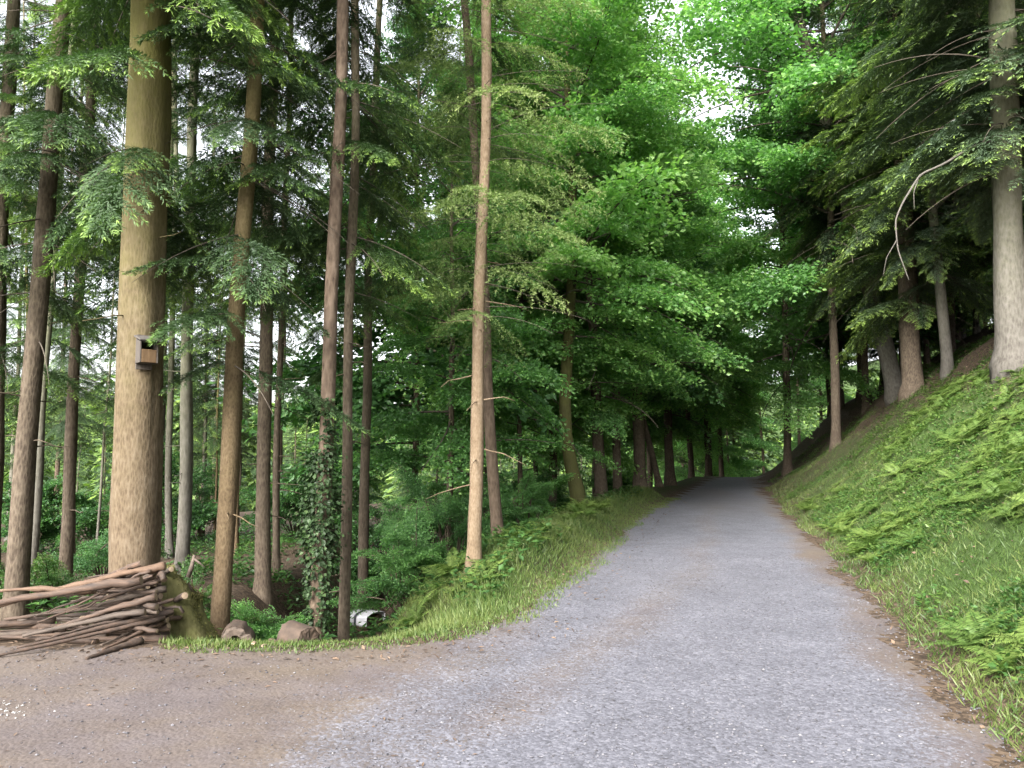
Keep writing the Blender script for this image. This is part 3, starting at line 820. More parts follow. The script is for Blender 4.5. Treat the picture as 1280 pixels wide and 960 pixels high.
stand(30, (-60, 12), (32, 64), 2.2, ['far', 'farlow'], ['bark_dark', 'bark_grey'], [0.12, 0.15], 'distant spruce far down the slope left of the road', 'distant spruces down the slope', 102,
      lambda x, y: side_left(x, y) > 3.0 and -150 < az_u(x, y) < 800, (0.38, 0.6))
stand(14, (-30, 2), (11, 28), 1.0, ['far', 'high'], ['bark_grey', 'bark_slim'], [0.05, 0.062], 'thin pale young spruce stem among the darker trunks', 'thin pale young spruces', 108,
      lambda x, y: side_left(x, y) > 4.0 and -80 < az_u(x, y) < 560, (0.5, 0.75))
stand(5, (-10, 2), (20, 34), 2.5, ['beech2', 'beech', 'shade'], ['bark_dark'], [0.08, 0.10], 'green broadleaf tree on the slope left of the road', 'broadleaf trees on the slope left of the road', 103,
      lambda x, y: 3.0 < side_left(x, y) and 500 < az_u(x, y) < 700, (0.55, 0.8))
stand(9, (2, 16), (28, 52), 2.2, ['beech3', 'beech', 'shade'], ['bark_dark'], [0.14, 0.18], 'dark broadleaf tree lining the far left side of the road', 'trees lining the far left of the road', 104,
      lambda x, y: 1.0 < side_left(x, y) < 7)
# over the road and up the bank on the right
stand(9, (8, 30), (26, 52), 2.6, ['beech3', 'beech', 'shade'], ['bark_dark'], [0.14, 0.18], 'broadleaf tree on the upper bank whose crown overhangs the road', 'broadleaf trees on the upper bank', 105,
      lambda x, y: 3.2 < side_right(x, y) < 8)
stand(40, (6, 45), (15, 55), 2.3, ['fir', 'firhigh', 'farlow'], ['bark_dark', 'bark_grey'], [0.12, 0.16], 'dark fir in the shaded wood up the bank right of the road', 'firs in the shaded wood up the bank', 106,
      lambda x, y: side_right(x, y) > 5.5 and az_u(x, y) < 1450)
stand(16, (8, 40), (46, 80), 2.5, ['high', 'far', 'beech3'], ['bark_dark'], [0.14, 0.18], 'dark trunk standing where the road disappears', 'trees where the road disappears', 107,
      lambda x, y: (side_left(x, y) > 0.8 or side_right(x, y) > 1.2) and 760 < az_u(x, y) < 1050)

# far wooded slope, one mass
rr = np.random.default_rng(5)
acc = Acc()
for i in range(200):
    a = rr.uniform(-0.75, 0.75); d = rr.uniform(75, 190)
    x, y = d * math.sin(a), d * math.cos(a)
    if side_right(x, y) > -4 and side_left(x, y) > -4: continue
    hh = rr.uniform(9, 16); z0 = H(x, y)
    n = 420
    k = rr.random(n) ** 0.8
    rad = (1 - k) * hh * 0.2 + 0.3
    ph = rr.random(n) * 6.28
    P = np.stack([x + rad * np.cos(ph), y + rad * np.sin(ph), z0 + 1 + k * hh], 1)
    D = np.stack([np.cos(ph), np.sin(ph), np.full(n, -0.4)], 1) + rr.normal(0, 0.3, (n, 3))
    N = np.array([0, 0, 1.0]) + rr.normal(0, 0.3, (n, 3))
    V = leaf_quads(P, D, N, rr.uniform(0.8, 1.6, n), rr.uniform(0.35, 0.7, n))
    acc.leaves(V, np.repeat(np.clip(rr.normal(0.5, 0.2, n), 0, 1), 4))
fw = obj('distant_forest', acc.mesh('distant_forest', M['spruce'])); tag(fw, 'far wooded hillside closing the view between the trunks', 'forest', kind='stuff')

# ------------------------------------------------------------------ ivy round one trunk
def on_stem(t, z, ang, rad):
    q = t.matrix_basis @ Vector((rad * math.cos(ang), rad * math.sin(ang), z))
    return np.array(q)
rr = np.random.default_rng(8)
D_ = TREES['D']
n = 5200
zz = rr.uniform(0.6, 3.1, n); dens = np.sin((zz - 0.6) / 2.5 * np.pi) ** 0.5
an = rr.random(n) * 6.28
keep = (rr.random(n) < dens * 0.9 + 0.1) & (fbm(an * 1.3, zz * 2.2, 3) > 0.40)
zz = zz[keep]; an = an[keep]; n = len(zz)
rd_ = 0.085 + rr.gamma(2.0, 0.038, n) * np.sin((zz - 0.6) / 2.5 * np.pi).clip(0.2)
P = np.array([on_stem(D_, z, a, q) for z, a, q in zip(zz, an, rd_)])
Dv = np.stack([np.cos(an) * 0.7, np.sin(an) * 0.7, np.full(n, -0.6)], 1) + rr.normal(0, 0.35, (n, 3))
Nv = np.stack([np.cos(an), np.sin(an), np.full(n, 0.5)], 1) + rr.normal(0, 0.3, (n, 3))
V = leaf_quads(P, Dv, Nv, rr.uniform(0.035, 0.065, n), rr.uniform(0.03, 0.055, n))
iv = obj('ivy', mesh('ivy', V, np.arange(len(V)).reshape(-1, 4), None, M['ivy'], False, {'tint': np.repeat(rr.random(n) * 0.8, 4)}))
tag(iv, 'dark ivy climbing up the grey brown spruce trunk', 'ivy')

# ------------------------------------------------------------------ bird box on the big trunk
A_ = TREES['A']
def box_mesh(name, sx, sy, sz, mat, c=(0, 0, 0), bev=0.004, slope=0.0):
    import bmesh
    bm = bmesh.new()
    bmesh.ops.create_cube(bm, size=1.0)
    for v in bm.verts:
        top_ = v.co.z > 0
        v.co = Vector((v.co.x * sx, v.co.y * sy, v.co.z * sz))
        if top_ and slope: v.co.z += slope * v.co.y
        v.co += Vector(c)
    bmesh.ops.bevel(bm, geom=bm.edges[:], offset=bev, segments=1, affect='EDGES')
    m = bpy.data.meshes.new(name); bm.to_mesh(m); bm.free()
    m.materials.append(mat)
    return m
bp_ = pix(176, 440, 7.62)
bird = empty('bird_box', (bp_.x + 0.115, 7.50, bp_.z - 0.13), (0, 0, math.radians(40)))   # its front looks along local -y
bird.scale = (0.88, 0.88, 0.92)
tag(bird, 'weathered wooden bird box fixed to the big tan trunk', 'bird box')
obj('back_board', box_mesh('back_board', 0.17, 0.018, 0.36, M['board'], (0, 0.10, 0.13)), bird)
sp_ = obj('side_panel', box_mesh('side_panel', 0.018, 0.17, 0.235, M['board'], (-0.085, 0.004, 0.125), slope=0.25), bird)
obj('side_panel', box_mesh('side_panel', 0.018, 0.17, 0.235, M['board'], (0.085, 0.004, 0.125), slope=0.25), bird)
obj('front_panel', box_mesh('front_panel', 0.15, 0.016, 0.135, M['board_orange'], (0, -0.074, 0.078)), bird)
obj('floor', box_mesh('floor', 0.15, 0.15, 0.014, M['board'], (0, 0.014, 0.016)), bird)
rf = obj('roof', box_mesh('roof', 0.225, 0.25, 0.018, M['roof_felt'], (0, 0, 0)), bird, (0, -0.028, 0.262), (math.radians(14), 0, 0))
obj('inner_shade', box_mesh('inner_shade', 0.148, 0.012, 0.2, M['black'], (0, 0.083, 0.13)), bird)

# ------------------------------------------------------------------ mossy stump at the end of the woodpile
rr = np.random.default_rng(14)
st = empty('mossy_stump', (-2.93, 7.42, H(-2.93, 7.42)), (0, 0, 0.3))
tag(st, 'yellow green mossy old stump at the butt end of the woodpile', 'stump')
z0_ = np.array([-0.1, 0, 0.06, 0.14, 0.25, 0.40, 0.55, 0.64, 0.68, 0.69])
r0_ = np.array([0.36, 0.31, 0.25, 0.21, 0.18, 0.165, 0.15, 0.125, 0.08, 0.02])
zs = np.concatenate([np.linspace(-0.1, 0.64, 26), [0.66, 0.68, 0.69]])
rs = np.interp(zs, z0_, r0_)
ox = np.interp(zs, [0, 0.7], [0.03, -0.13])
n = 40
th = np.linspace(0, 2 * np.pi, n, endpoint=False)
lob = 1 + 0.16 * np.sin(th * 5 + 1)[None, :] * np.interp(zs, [0, 0.5], [1, 0.3])[:, None] + 0.55 * (fbm(np.cos(th)[None, :] * 1.8 + zs[:, None] * 5 + 9, np.sin(th)[None, :] * 1.8 + zs[:, None] * 3, 4) - 0.5) + rr.normal(0, 0.025, (len(zs), n))
V = np.stack([ox[:, None] + rs[:, None] * lob * np.cos(th), rs[:, None] * lob * np.sin(th), zs[:, None] + 0.08 * np.cos(th + 2.8) * (zs[:, None] > 0.5)], -1).reshape(-1, 3)
Q = np.concatenate([np.stack([i * n + np.arange(n), i * n + (np.arange(n) + 1) % n, (i + 1) * n + (np.arange(n) + 1) % n, (i + 1) * n + np.arange(n)], 1) for i in range(len(zs) - 1)])
obj('stump_body', mesh('stump_body', V, Q, None, M['bark_moss'], True), st)
idx = rr.integers(n, len(V) - n, 5200)
P = V[idx] + rr.normal(0, 0.012, (5200, 3))
out_d = V[idx] - np.array([0, 0, 0.3]) * 0 - np.stack([np.interp(V[idx][:, 2], zs, ox), np.zeros(5200), V[idx][:, 2] - 0.03], 1)
Dm = out_d / np.maximum(np.linalg.norm(out_d, axis=1, keepdims=True), 1e-6) + rr.normal(0, 0.6, (5200, 3))
keep = (fbm(P[:, 0] * 7 + P[:, 1] * 5 + 20, P[:, 2] * 6 + 9, 3) > 0.47)
P, Dm = P[keep], Dm[keep]; n_ = len(P)
V2 = leaf_quads(P, Dm, rr.normal(0, 1, (n_, 3)), rr.uniform(0.010, 0.024, n_), rr.uniform(0.006, 0.014, n_))
obj('moss', mesh('moss', V2, np.arange(len(V2)).reshape(-1, 4), None, M['moss'], False, {'tint': np.repeat(rr.random(n_), 4)}), st)
sn = empty('splintered_stake', (-2.90, 7.28, H(-2.90, 7.28) + 0.62), (0, 0.25, 0)); tag(sn, 'pale broken stick poking out of the mossy stump', 'stick')
pts = np.array([[0, 0, 0], [0.005, 0, 0.1], [0.0, 0, 0.2]])
obj('stick', mesh('stick', *tube(pts, [0.022, 0.02, 0.012], 8), M['stick_grey'], True), sn)
pts = np.array([[0, 0, 0.17], [0.06, -0.01, 0.15], [0.13, -0.01, 0.12]])
obj('splinter', mesh('splinter', *tube(pts, [0.012, 0.01, 0.004], 6), M['stick_grey'], True), sn)

# ------------------------------------------------------------------ the heap of cut branches, each dropped on the ones below it
rr = np.random.default_rng(19)
hx = np.linspace(-6.2, -2.5, 186); hy = np.linspace(6.2, 8.2, 101)
HX, HY = np.meshgrid(hx, hy)
HM = height(HX, HY)
def drop_branch(i, xr, ln, y0, ang, r0, bend, mat, label, group='cut branches in the woodpile'):
    n = 17
    t = np.linspace(0, 1, n)
    ph = rr.random() * 6.28
    x = xr - ln * t * math.cos(ang)
    kk_ = np.cumsum(np.where(rr.random(n) < 0.3, rr.normal(0, bend * 0.45, n), 0.0)); kk_ = np.convolve(np.concatenate([kk_[:1], np.cumsum(kk_), ])[:n], [0.25, 0.5, 0.25], 'same') * 0.35
    y = y0 - ln * t * math.sin(ang) + (kk_ - kk_[0]) * 0.4
    rad = np.linspace(r0, r0 * 0.38, n) * (1 + 0.07 * np.sin(t * 14 + ph) + rr.normal(0, 0.06, n))
    ix = np.clip(np.searchsorted(hx, x), 1, len(hx) - 2); iy = np.clip(np.searchsorted(hy, y), 1, len(hy) - 2)
    sup = np.array([HM[max(0, b - 1):b + 2, max(0, a - 1):a + 2].max() for a, b in zip(ix, iy)])
    # lie on the two highest supports: lower the line until it touches, then turn it about that point
    best = None
    for s in np.linspace(-0.30, 0.12, 25):
        line = s * t
        off = (sup + rad * 0.55 - line).max()
        zz = off + line
        m = zz.mean() + 0.4 * zz.max()
        if best is None or m < best[0]: best = (m, zz)
    z = best[1]
    z = z - 0.35 * np.maximum(z - sup - rad, 0) * np.abs(t - 0.5)               # free ends sag
    P = np.stack([x, y, z], 1)
    c0 = P[0].copy()
    m = mesh('branch', *tube(P - c0, rad, 9, True, rr, 0.13), mat, True)
    o = obj('cut_branch', m, None, c0)
    tag(o, label, 'branch', group)
    dv = P[0] - P[1]; dv /= np.linalg.norm(dv)
    rv = tube(P - c0, rad, 9, False)[0][:9]
    cc = np.concatenate([[dv * 0.006], rv * 1.0 + dv * 0.004])
    obj('cut_end', mesh('cut_end', cc, None, [[0, (j + 1) % 9 + 1, j + 1] for j in range(9)] , M['cut']), o)
    for a, b, zz, q in zip(ix, iy, z, rad):
        w = max(1, int(q / 0.02))
        for dy in range(-w, w + 1):
            top_ = zz + math.sqrt(max(q * q - (dy * 0.02) ** 2, 0)) * 0.9
            if 0 <= b + dy < len(hy):
                HM[b + dy, a - 1:a + 2] = np.maximum(HM[b + dy, a - 1:a + 2], top_)
    return o
LB = 'brown bark-covered cut branch lying in the woodpile'
LG = 'weathered grey cut branch lying in the woodpile'
for i in range(60):
    k = i / 60
    y0 = rr.normal(7.08, 0.36 * (1 - 0.5 * k))
    y0 = min(max(y0, 6.66 + 0.28 * k), 7.6)
    xr_ = -2.93 + rr.normal(0, 0.07) - 0.25 * rr.random() * k
    if rr.random() < 0.25 * (1 - k): xr_ -= rr.uniform(0.3, 1.2)
    ln = rr.uniform(0.7, 2.0) * (1 - 0.60 * k)
    r0 = rr.uniform(0.013, 0.036)
    ang = rr.normal(0.05, 0.24)
    if rr.random() < 0.18: ang = rr.uniform(0.5, 1.2) * rr.choice([-1, 1]); ln = rr.uniform(0.4, 0.8)
    f = rr.random()
    if f < 0.66: mat, lab = M['stick_bark'], LB
    elif f < 0.80: mat, lab = M['stick_bare'], 'peeled orange brown cut branch lying in the woodpile'
    else: mat, lab = M['stick_grey'], LG
    drop_branch(i, xr_, ln, y0, ang, r0, abs(rr.normal(0, 0.08)), mat, lab)
# the ones that stand out on top and in front
drop_branch(200, -3.30, 1.25, 7.00, 0.05, 0.030, 0.10, M['stick_bare'], 'peeled orange branch lying along the top of the woodpile')
drop_branch(201, -3.55, 0.85, 6.92, -0.1, 0.032, 0.03, M['stick_bare'], 'pale peeled branch below the orange one on the woodpile', )
drop_branch(202, -3.06, 0.95, 6.80, 0.10, 0.030, 0.02, M['stick_grey'], 'straight grey stick slanting across the front of the woodpile')
drop_branch(203, -3.12, 1.9, 6.84, 0.06, 0.038, 0.06, M['stick_bark'], 'longest thick branch along the front of the woodpile')
drop_branch(204, -3.0, 0.5, 7.02, 0.3, 0.04, 0.01, M['stick_bare'], 'short fat reddish branch on the high end of the woodpile')
drop_branch(205, -3.18, 0.62, 6.98, -0.5, 0.03, 0.03, M['stick_bark'], 'short dark branch lying askew on top of the woodpile')

# ------------------------------------------------------------------ round logs by the grass rim
def log_thing(name, loc, rot, ln, rad, bark, face, label, hollow=0.0, seed=0):
    rr = np.random.default_rng(seed)
    t = empty(name, loc, rot); tag(t, label, 'log')
    n = 24
    ys = np.linspace(-ln / 2, ln / 2, 7)
    th = np.linspace(0, 2 * np.pi, n, endpoint=False)
    prof = 1 + 0.06 * np.sin(th * 3 + seed) + rr.normal(0, 0.035, n)
    rg = rad * prof[None, :] * (1 + rr.normal(0, 0.03, (7, n)))
    V = np.stack([rg * np.cos(th), np.repeat(ys[:, None], n, 1), rg * np.sin(th)], -1).reshape(-1, 3)
    Q = np.concatenate([np.stack([i * n + np.arange(n), (i + 1) * n + np.arange(n), (i + 1) * n + (np.arange(n) + 1) % n, i * n + (np.arange(n) + 1) % n], 1) for i in range(6)])
    obj('bark', mesh('bark', V, Q, None, bark, True), t)
    for sg in (-1, 1):                                        # the two cut faces, a dished or rotten middle
        e0 = V[:n] if sg < 0 else V[-n:]
        rings = []
        for f_, dp in ((0.985, -0.004), (0.8, 0.004), (max(hollow, 0.45), 0.002), (max(hollow * 0.85, 0.2), -0.05 if hollow else 0.001), (0.02, -0.10 if hollow else 0.0)):
            q = e0.copy(); q[:, 0] *= f_; q[:, 2] *= f_; q[:, 1] += sg * (dp + rr.normal(0, 0.003, n))
            rings.append(q)
        FV = np.concatenate(rings)
        FQ = np.concatenate([np.stack([i * n + np.arange(n), i * n + (np.arange(n) + 1) % n, (i + 1) * n + (np.arange(n) + 1) % n, (i + 1) * n + np.arange(n)], 1) for i in range(4)])
        obj('cut_face', mesh('cut_face', FV, FQ, None, face, False), t)
    return t
def gl(u, v, Y):                                   # ground point near that pixel column
    p = pix(u, v, Y); return p.x, Y, H(p.x, Y)
x, y, z = gl(299, 778, 7.45)
log_thing('log_section', (x, y - 0.05, z + 0.175), (0.05, 0, math.radians(14)), 0.24, 0.14, M['rot'], M['stick_grey'], 'grey round log with a hollow middle standing on edge in the grass', 0.42, 2)
x, y, z = gl(374, 790, 7.15)
log_thing('log_section', (x, y, z + 0.105), (0.06, 0.1, math.radians(48)), 0.30, 0.122, M['rot'], M['rot'], 'chunky brown rotten log at the edge of the dirt', 0.0, 3)
x, y, z = gl(346, 782, 7.42)
log_thing('log_section', (x, y, z + 0.06), (0.25, 0.2, math.radians(70)), 0.2, 0.085, M['rot'], M['bark_red'], 'small reddish log lying behind the chunky brown one', 0.0, 4)
x, y, z = gl(264, 768, 7.7)
rt = obj('fallen_root', mesh('root', *tube(np.array([[-0.1, 0, 0.14], [-0.04, 0, 0.07], [0.05, 0, 0.05], [0.14, 0.02, 0.06], [0.2, 0.03, 0.03]]), [0.02, 0.03, 0.034, 0.028, 0.01], 9, True, rr, 0.08), M['rot'], True), None, (x, y, z))
tag(rt, 'dark curved root at the foot of the slim tan spruce', 'root')
for (u, v, Y, s) in ((318, 802, 6.7, 0.04), (330, 805, 6.6, 0.03), (280, 768, 7.6, 0.05)):
    x, y, z = gl(u, v, Y)
    V = np.array([[-s, -s * .4, 0], [s, -s * .3, 0], [s * .8, s * .4, 0], [-s * .7, s * .45, 0], [-s, -s * .4, .014], [s, -s * .3, .012], [s * .8, s * .4, .02], [-s * .7, s * .45, .012]])
    Q = [[3, 2, 1, 0], [4, 5, 6, 7], [0, 1, 5, 4], [1, 2, 6, 5], [2, 3, 7, 6], [3, 0, 4, 7]]
    tag(obj('wood_chip', mesh('wood_chip', V, Q, None, M['cut']), None, (x, y, z + 0.012), (0.1, 0.1, s * 40)), 'pale wood chip dropped on the grass rim by the logs', 'wood chip', 'pale wood chips by the logs')

# ------------------------------------------------------------------ stacked firewood under a white sheet, down the slope
fy = 14.6
fx = pix(455, 775, fy).x
fz = H(fx, fy)
top_z = pix(452, 764, fy).z
base_z = top_z - 0.36
rr = np.random.default_rng(23)
ang_f = math.radians(-28)
def stack_pt(a, b, c):
    return (fx + a * math.cos(ang_f) - b * math.sin(ang_f), fy + a * math.sin(ang_f) + b * math.cos(ang_f), base_z + c)
lr = 0.052
first = None
k_ = 0
rows = int(max(4, math.ceil((base_z + 0.33 - fz) / (lr * 1.75))))
for row in range(rows):
    for j in range(5 - (row % 2)):
        b = (j - 2 + 0.5 * (row % 2)) * lr * 2.02
        c = 0.30 - lr - (rows - 1 - row) * lr * 1.75
        if first is None:
            V, Q, T = tube(np.array([[-0.24, 0, 0], [-0.1, 0.004, 0], [0.1, -0.003, 0.002], [0.24, 0, 0]]), [lr * .98, lr, lr * .97, lr], 12, False, rr, 0.03)
            first = empty('firewood_log'); obj('bark', mesh('bark', V, Q, None, M['stick_bare'], True), first)
            for s_ in (-0.24, 0.24):
                cv = np.concatenate([[[s_, 0, 0]], V[:12] if s_ < 0 else V[-12:]])
                ct = [[0, i + 1, (i + 1) % 12 + 1] if s_ > 0 else [0, (i + 1) % 12 + 1, i + 1] for i in range(12)]
                obj('cut_face', mesh('cut_face', cv, None, ct, M['rot']), first)
            o = first
        else:
            o = copy_tree(first)
        o.location = stack_pt(rr.normal(0, 0.01), b, c); o.rotation_euler = (rr.random() * 6, 0, ang_f)
        tag(o, 'split firewood log in the stack under the white sheet', 'firewood', 'firewood logs stacked under the white sheet')
tp = empty('tarpaulin', (fx, fy, base_z), (0, 0, ang_f)); tag(tp, 'white sheet strapped over the stacked firewood below the verge', 'tarpaulin')
nu, nv = 24, 30
us = np.linspace(-0.27, 0.27, nu); vs = np.linspace(-1, 1, nv)
UU, VV = np.meshgrid(us, vs)
wy = 0.27 * np.sin(np.clip(VV, -0.75, 0.75) / 0.75 * math.pi / 2)
wz = np.where(np.abs(VV) < 0.75, 0.30 + 0.07 * np.cos(VV / 0.75 * math.pi / 2), 0.30 - (np.abs(VV) - 0.75) * 0.55)
wz = wz + 0.02 * (fbm(UU * 12, VV * 4, 3) - 0.5) - 0.014 * (np.abs(UU - 0.02) < 0.02)
V = np.stack([UU, wy * (1 + 0.06 * (fbm(UU * 10 + 5, VV * 6, 2) - 0.5)), wz], -1).reshape(-1, 3)
i_ = np.arange(nu * nv).reshape(nv, nu)
Q = np.stack([i_[:-1, :-1], i_[:-1, 1:], i_[1:, 1:], i_[1:, :-1]], -1).reshape(-1, 4)
sheet = obj('sheet', mesh('sheet', V, Q, None, M['tarp'], True), tp)
so = sheet.modifiers.new('thickness', 'SOLIDIFY'); so.thickness = 0.006
vv = np.linspace(-1, 1, 24)
SV = []
for d_ in (-0.02, 0.02):
    SV.append(np.stack([np.full(24, 0.02 + d_), 0.28 * np.sin(np.clip(vv, -0.75, 0.75) / 0.75 * math.pi / 2), np.where(np.abs(vv) < 0.75, 0.308 + 0.07 * np.cos(vv / 0.75 * math.pi / 2), 0.308 - (np.abs(vv) - 0.75) * 0.55)], 1))
SV = np.concatenate(SV)
sq = np.array([[i, i + 1, 24 + i + 1, 24 + i] for i in range(23)])
s2 = obj('strap', mesh('strap', SV, sq, None, M['strap'], True), tp)
so = s2.modifiers.new('thickness', 'SOLIDIFY'); so.thickness = 0.01

# ------------------------------------------------------------------ ferns, grass, herbs, shrubs
def fern_mesh(seed, nf=9, ln=0.55):
    rr = np.random.default_rng(seed)
    P, D, N, L, W, TI = [], [], [], [], [], []
    for f in range(nf):
        a = f / nf * 6.283 + rr.normal(0, 0.25); l = ln * rr.uniform(0.7, 1.15); up = rr.uniform(0.55, 1.2)
        t = np.linspace(0.12, 1, 22)
        rho = l * (0.25 * t + 0.62 * t ** 1.6); z = l * up * (t - 0.55 * t ** 2.2)
        pos = np.stack([rho * math.cos(a), rho * math.sin(a), z], 1)
        tan = np.gradient(pos, axis=0); tan /= np.linalg.norm(tan, axis=1, keepdims=True)
        lat = np.array([-math.sin(a), math.cos(a), 0])
        pl = l * 0.24 * np.sin(np.clip(t * 1.02, 0, 1) ** 0.75 * math.pi).clip(0.08)
        for sg in (1, -1):
            d = lat * sg + tan * 0.35 + np.array([0, 0, -0.22]) + rr.normal(0, 0.08, pos.shape)
            P.append(pos); D.append(d); N.append(np.cross(tan, lat) * -1 + rr.normal(0, 0.15, pos.shape)); L.append(pl * rr.uniform(.85, 1.1, 22)); W.append(np.full(22, l * 0.045)); TI.append(np.full(22, 0.45) + 0.25 * t)
        P.append(pos[:-1:3]); D.append(tan[:-1:3]); N.append(np.cross(tan, lat)[:-1:3]); L.append(np.full(7, l * 0.2)); W.append(np.full(7, 0.008)); TI.append(np.full(7, 0.6))
    n = sum(len(p) for p in P)
    V = leaf_quads(np.concatenate(P), np.concatenate(D), np.concatenate(N), np.concatenate(L), np.concatenate(W), 0.1)
    return V, np.repeat(np.concatenate(TI), 4)
FERNS = [fern_mesh(300 + i, 8 + i % 3, 0.5 + 0.06 * (i % 3)) for i in range(5)]
FERN_ME = [mesh('fern', V, np.arange(len(V)).reshape(-1, 4), None, M['fern'], False, {'tint': ti}) for V, ti in FERNS]
def up_rot(x, y, k=0.6):
    e = 0.15
    gx_ = (H(x + e, y) - H(x - e, y)) / (2 * e); gy_ = (H(x, y + e) - H(x, y - e)) / (2 * e)
    return Vector((-gx_ * k, -gy_ * k, 1)).to_track_quat('Z', 'Y').to_euler()
rr = np.random.default_rng(41)
fern_spots = []
def put_fern(x, y, s, label, group):
    o = obj('fern', FERN_ME[rr.integers(len(FERN_ME))], None, (x, y, H(x, y) - 0.01))
    q = up_rot(x, y).to_quaternion() @ Euler((0, 0, rr.random() * 6.28)).to_quaternion()
    o.rotation_euler = q.to_euler(); o.scale = (s, s, s * rr.uniform(0.75, 1.1))
    tag(o, label, 'fern', group)
n = 0
while n < 85:
    y = rr.uniform(9.0, 19); x = road_right(y) - road_w(y) - rr.uniform(0.55, 2.2)
    if 595 > az_u(x, y) > 578 : continue
    put_fern(x, y, rr.uniform(0.4, 0.85), 'bright green fern on the grassy verge left of the road', 'ferns on the left verge'); n += 1
n = 0
while n < 290:
    y = 3.6 + 17 * rr.random() ** 1.4; s_ = rr.uniform(0.5, 4.0); x = road_right(y) + s_
    if az_u(x, y) > 1360: continue
    if fbm(np.array([x * 0.7 + 5]), np.array([y * 0.7]), 2)[0] < 0.45 + 0.04 * (s_ > 2.6) + 0.02 * max(0, y - 12): continue
    put_fern(x, y, rr.uniform(0.26, 0.75), 'light green fern on the bank right of the road', 'ferns on the right bank'); n += 1

def scatter(n, xr, yr, ok, seed, pw=1.0):
    rr = np.random.default_rng(seed)
    y = yr[0] + (yr[1] - yr[0]) * rr.random(n) ** pw
    x = rr.uniform(0, 1, n) * (xr[1] - xr[0]) + xr[0]
    k = ok(x, y, rr)
    return x[k], y[k]
def blades(x, y, hmin, hmax, w, seed, mat, name, label, cat, tint=(0.5, 0.2), patch=0.5, lean=0.45, edge=lambda x, y: np.ones(len(x))):
    rr = np.random.default_rng(seed)
    n = len(x)
    P = np.stack([x, y, height(x, y) - 0.01], 1)
    D = np.stack([rr.normal(0, lean, n), rr.normal(0, lean, n), np.ones(n)], 1)
    N = np.stack([rr.normal(0, 1, n), rr.normal(0, 1, n), np.full(n, 0.2)], 1)
    V = leaf_quads(P, D, N, rr.uniform(hmin, hmax, n) * edge(x, y), np.full(n, w) * rr.uniform(.7, 1.3, n), 0.0)
    tv = np.clip(rr.normal(*tint, n) + patch * (fbm(x * 0.9 + 30, y * 0.9, 3) - 0.5) * 1.6, 0, 1)
    o = obj(name, mesh(name, V, np.arange(len(V)).reshape(-1, 4), None, mat, False, {'tint': np.repeat(tv, 4)}))
    return tag(o, label, cat, kind='stuff')
def herbs(x, y, size, hmax, seed, mat, name, label, cat, tint=(0.5, 0.2), patch=0.5, k=4):
    """low leafy plants: k leaves round a point"""
    rr = np.random.default_rng(seed)
    x = np.repeat(x, k) ; y = np.repeat(y, k)
    n = len(x)
    a = rr.random(n) * 6.28
    hh = np.repeat(rr.uniform(0.02, hmax, n // k), k) * rr.uniform(0.4, 1, n)
    P = np.stack([x + 0.02 * np.cos(a), y + 0.02 * np.sin(a), height(x, y) + hh], 1)
    D = np.stack([np.cos(a), np.sin(a), rr.normal(0.1, 0.35, n)], 1)
    N = np.array([0, 0, 1.0]) + rr.normal(0, 0.3, (n, 3))
    L = size * rr.uniform(0.6, 1.3, n)
    V = leaf_quads(P, D, N, L, L * 0.55)
    tv = np.clip(rr.normal(*tint, n) + patch * (fbm(x * 0.8 + 60, y * 0.8, 3) - 0.5) * 1.6, 0, 1)
    o = obj(name, mesh(name, V, np.arange(len(V)).reshape(-1, 4), None, mat, False, {'tint': np.repeat(tv, 4)}))
    return tag(o, label, cat, kind='stuff')
def on_verge(x, y, rr):
    m = rim(x, y)
    return (m > -0.12 + 0.35 * rr.random(len(x)) ** 2 + 0.5 * (fbm(x * 2.1, y * 2.1, 3) - 0.45)) & (m < 1.9 + rr.random(len(x))) & (az_u(x, y) > 205 + 20 * rr.random(len(x)))
x, y = scatter(330000, (-4.5, 6), (6.4, 26), on_verge, 51, 1.35)
blades(x, y, 0.05, 0.20, 0.009, 52, M['grass'], 'verge_grass', 'fresh green grass along the left verge and the rim of the dirt', 'grass', (0.62, 0.2), edge=lambda x, y: (0.35 + 0.65 * smooth01(0.2, 1.0, rim(x, y))) * (1 - 0.35 * np.exp(-((az_u(x, y) - 455) / 40) ** 2)))
def on_bank(x, y, rr):
    s = side_right(x, y)
    return (s > 0.20 + 0.5 * (fbm(x * 1.7, y * 1.7, 3) - 0.45) + 0.1 * rr.random(len(x))) & (s < 6) & (rr.random(len(x)) < 1.25 - 0.24 * s + 0.9 * (fbm(x * 0.8, y * 0.8, 3) - 0.5) - 0.02 * (y - 10).clip(0)) & (az_u(x, y) < 1340)
x, y = scatter(420000, (1, 16), (3.0, 32), on_bank, 53, 1.6)
blades(x, y, 0.04, 0.14, 0.009, 54, M['grass'], 'bank_grass', 'green grass growing on the right bank', 'grass', (0.56, 0.24), 0.8, 0.75)
x, y = scatter(130000, (1, 18), (3.0, 36), lambda x, y, rr: (side_right(x, y) > 0.5) & (side_right(x, y) < 7) & (fbm(x * 0.9 + 8, y * 0.9, 3) > 0.36 + 0.012 * (y - 8).clip(0)) & (az_u(x, y) < 1340), 55, 1.6)
herbs(x, y, 0.055, 0.15, 56, M['herb'], 'bank_herbs', 'low leafy plants covering patches of the right bank', 'ground cover')
x, y = scatter(26000, (-14, 6), (7.4, 24), lambda x, y, rr: (rim(x, y) > 0.7) & ~((np.abs(az_u(x, y) - 455) < 40) & (y < 12.6)) & (fbm(x * 0.6 + 2, y * 0.6, 3) > 0.47), 57, 1.6)
herbs(x, y, 0.09, 0.30, 58, M['herb'], 'forest_floor_plants', 'low leafy plants on the forest floor behind the grass rim', 'ground cover', (0.4, 0.2))
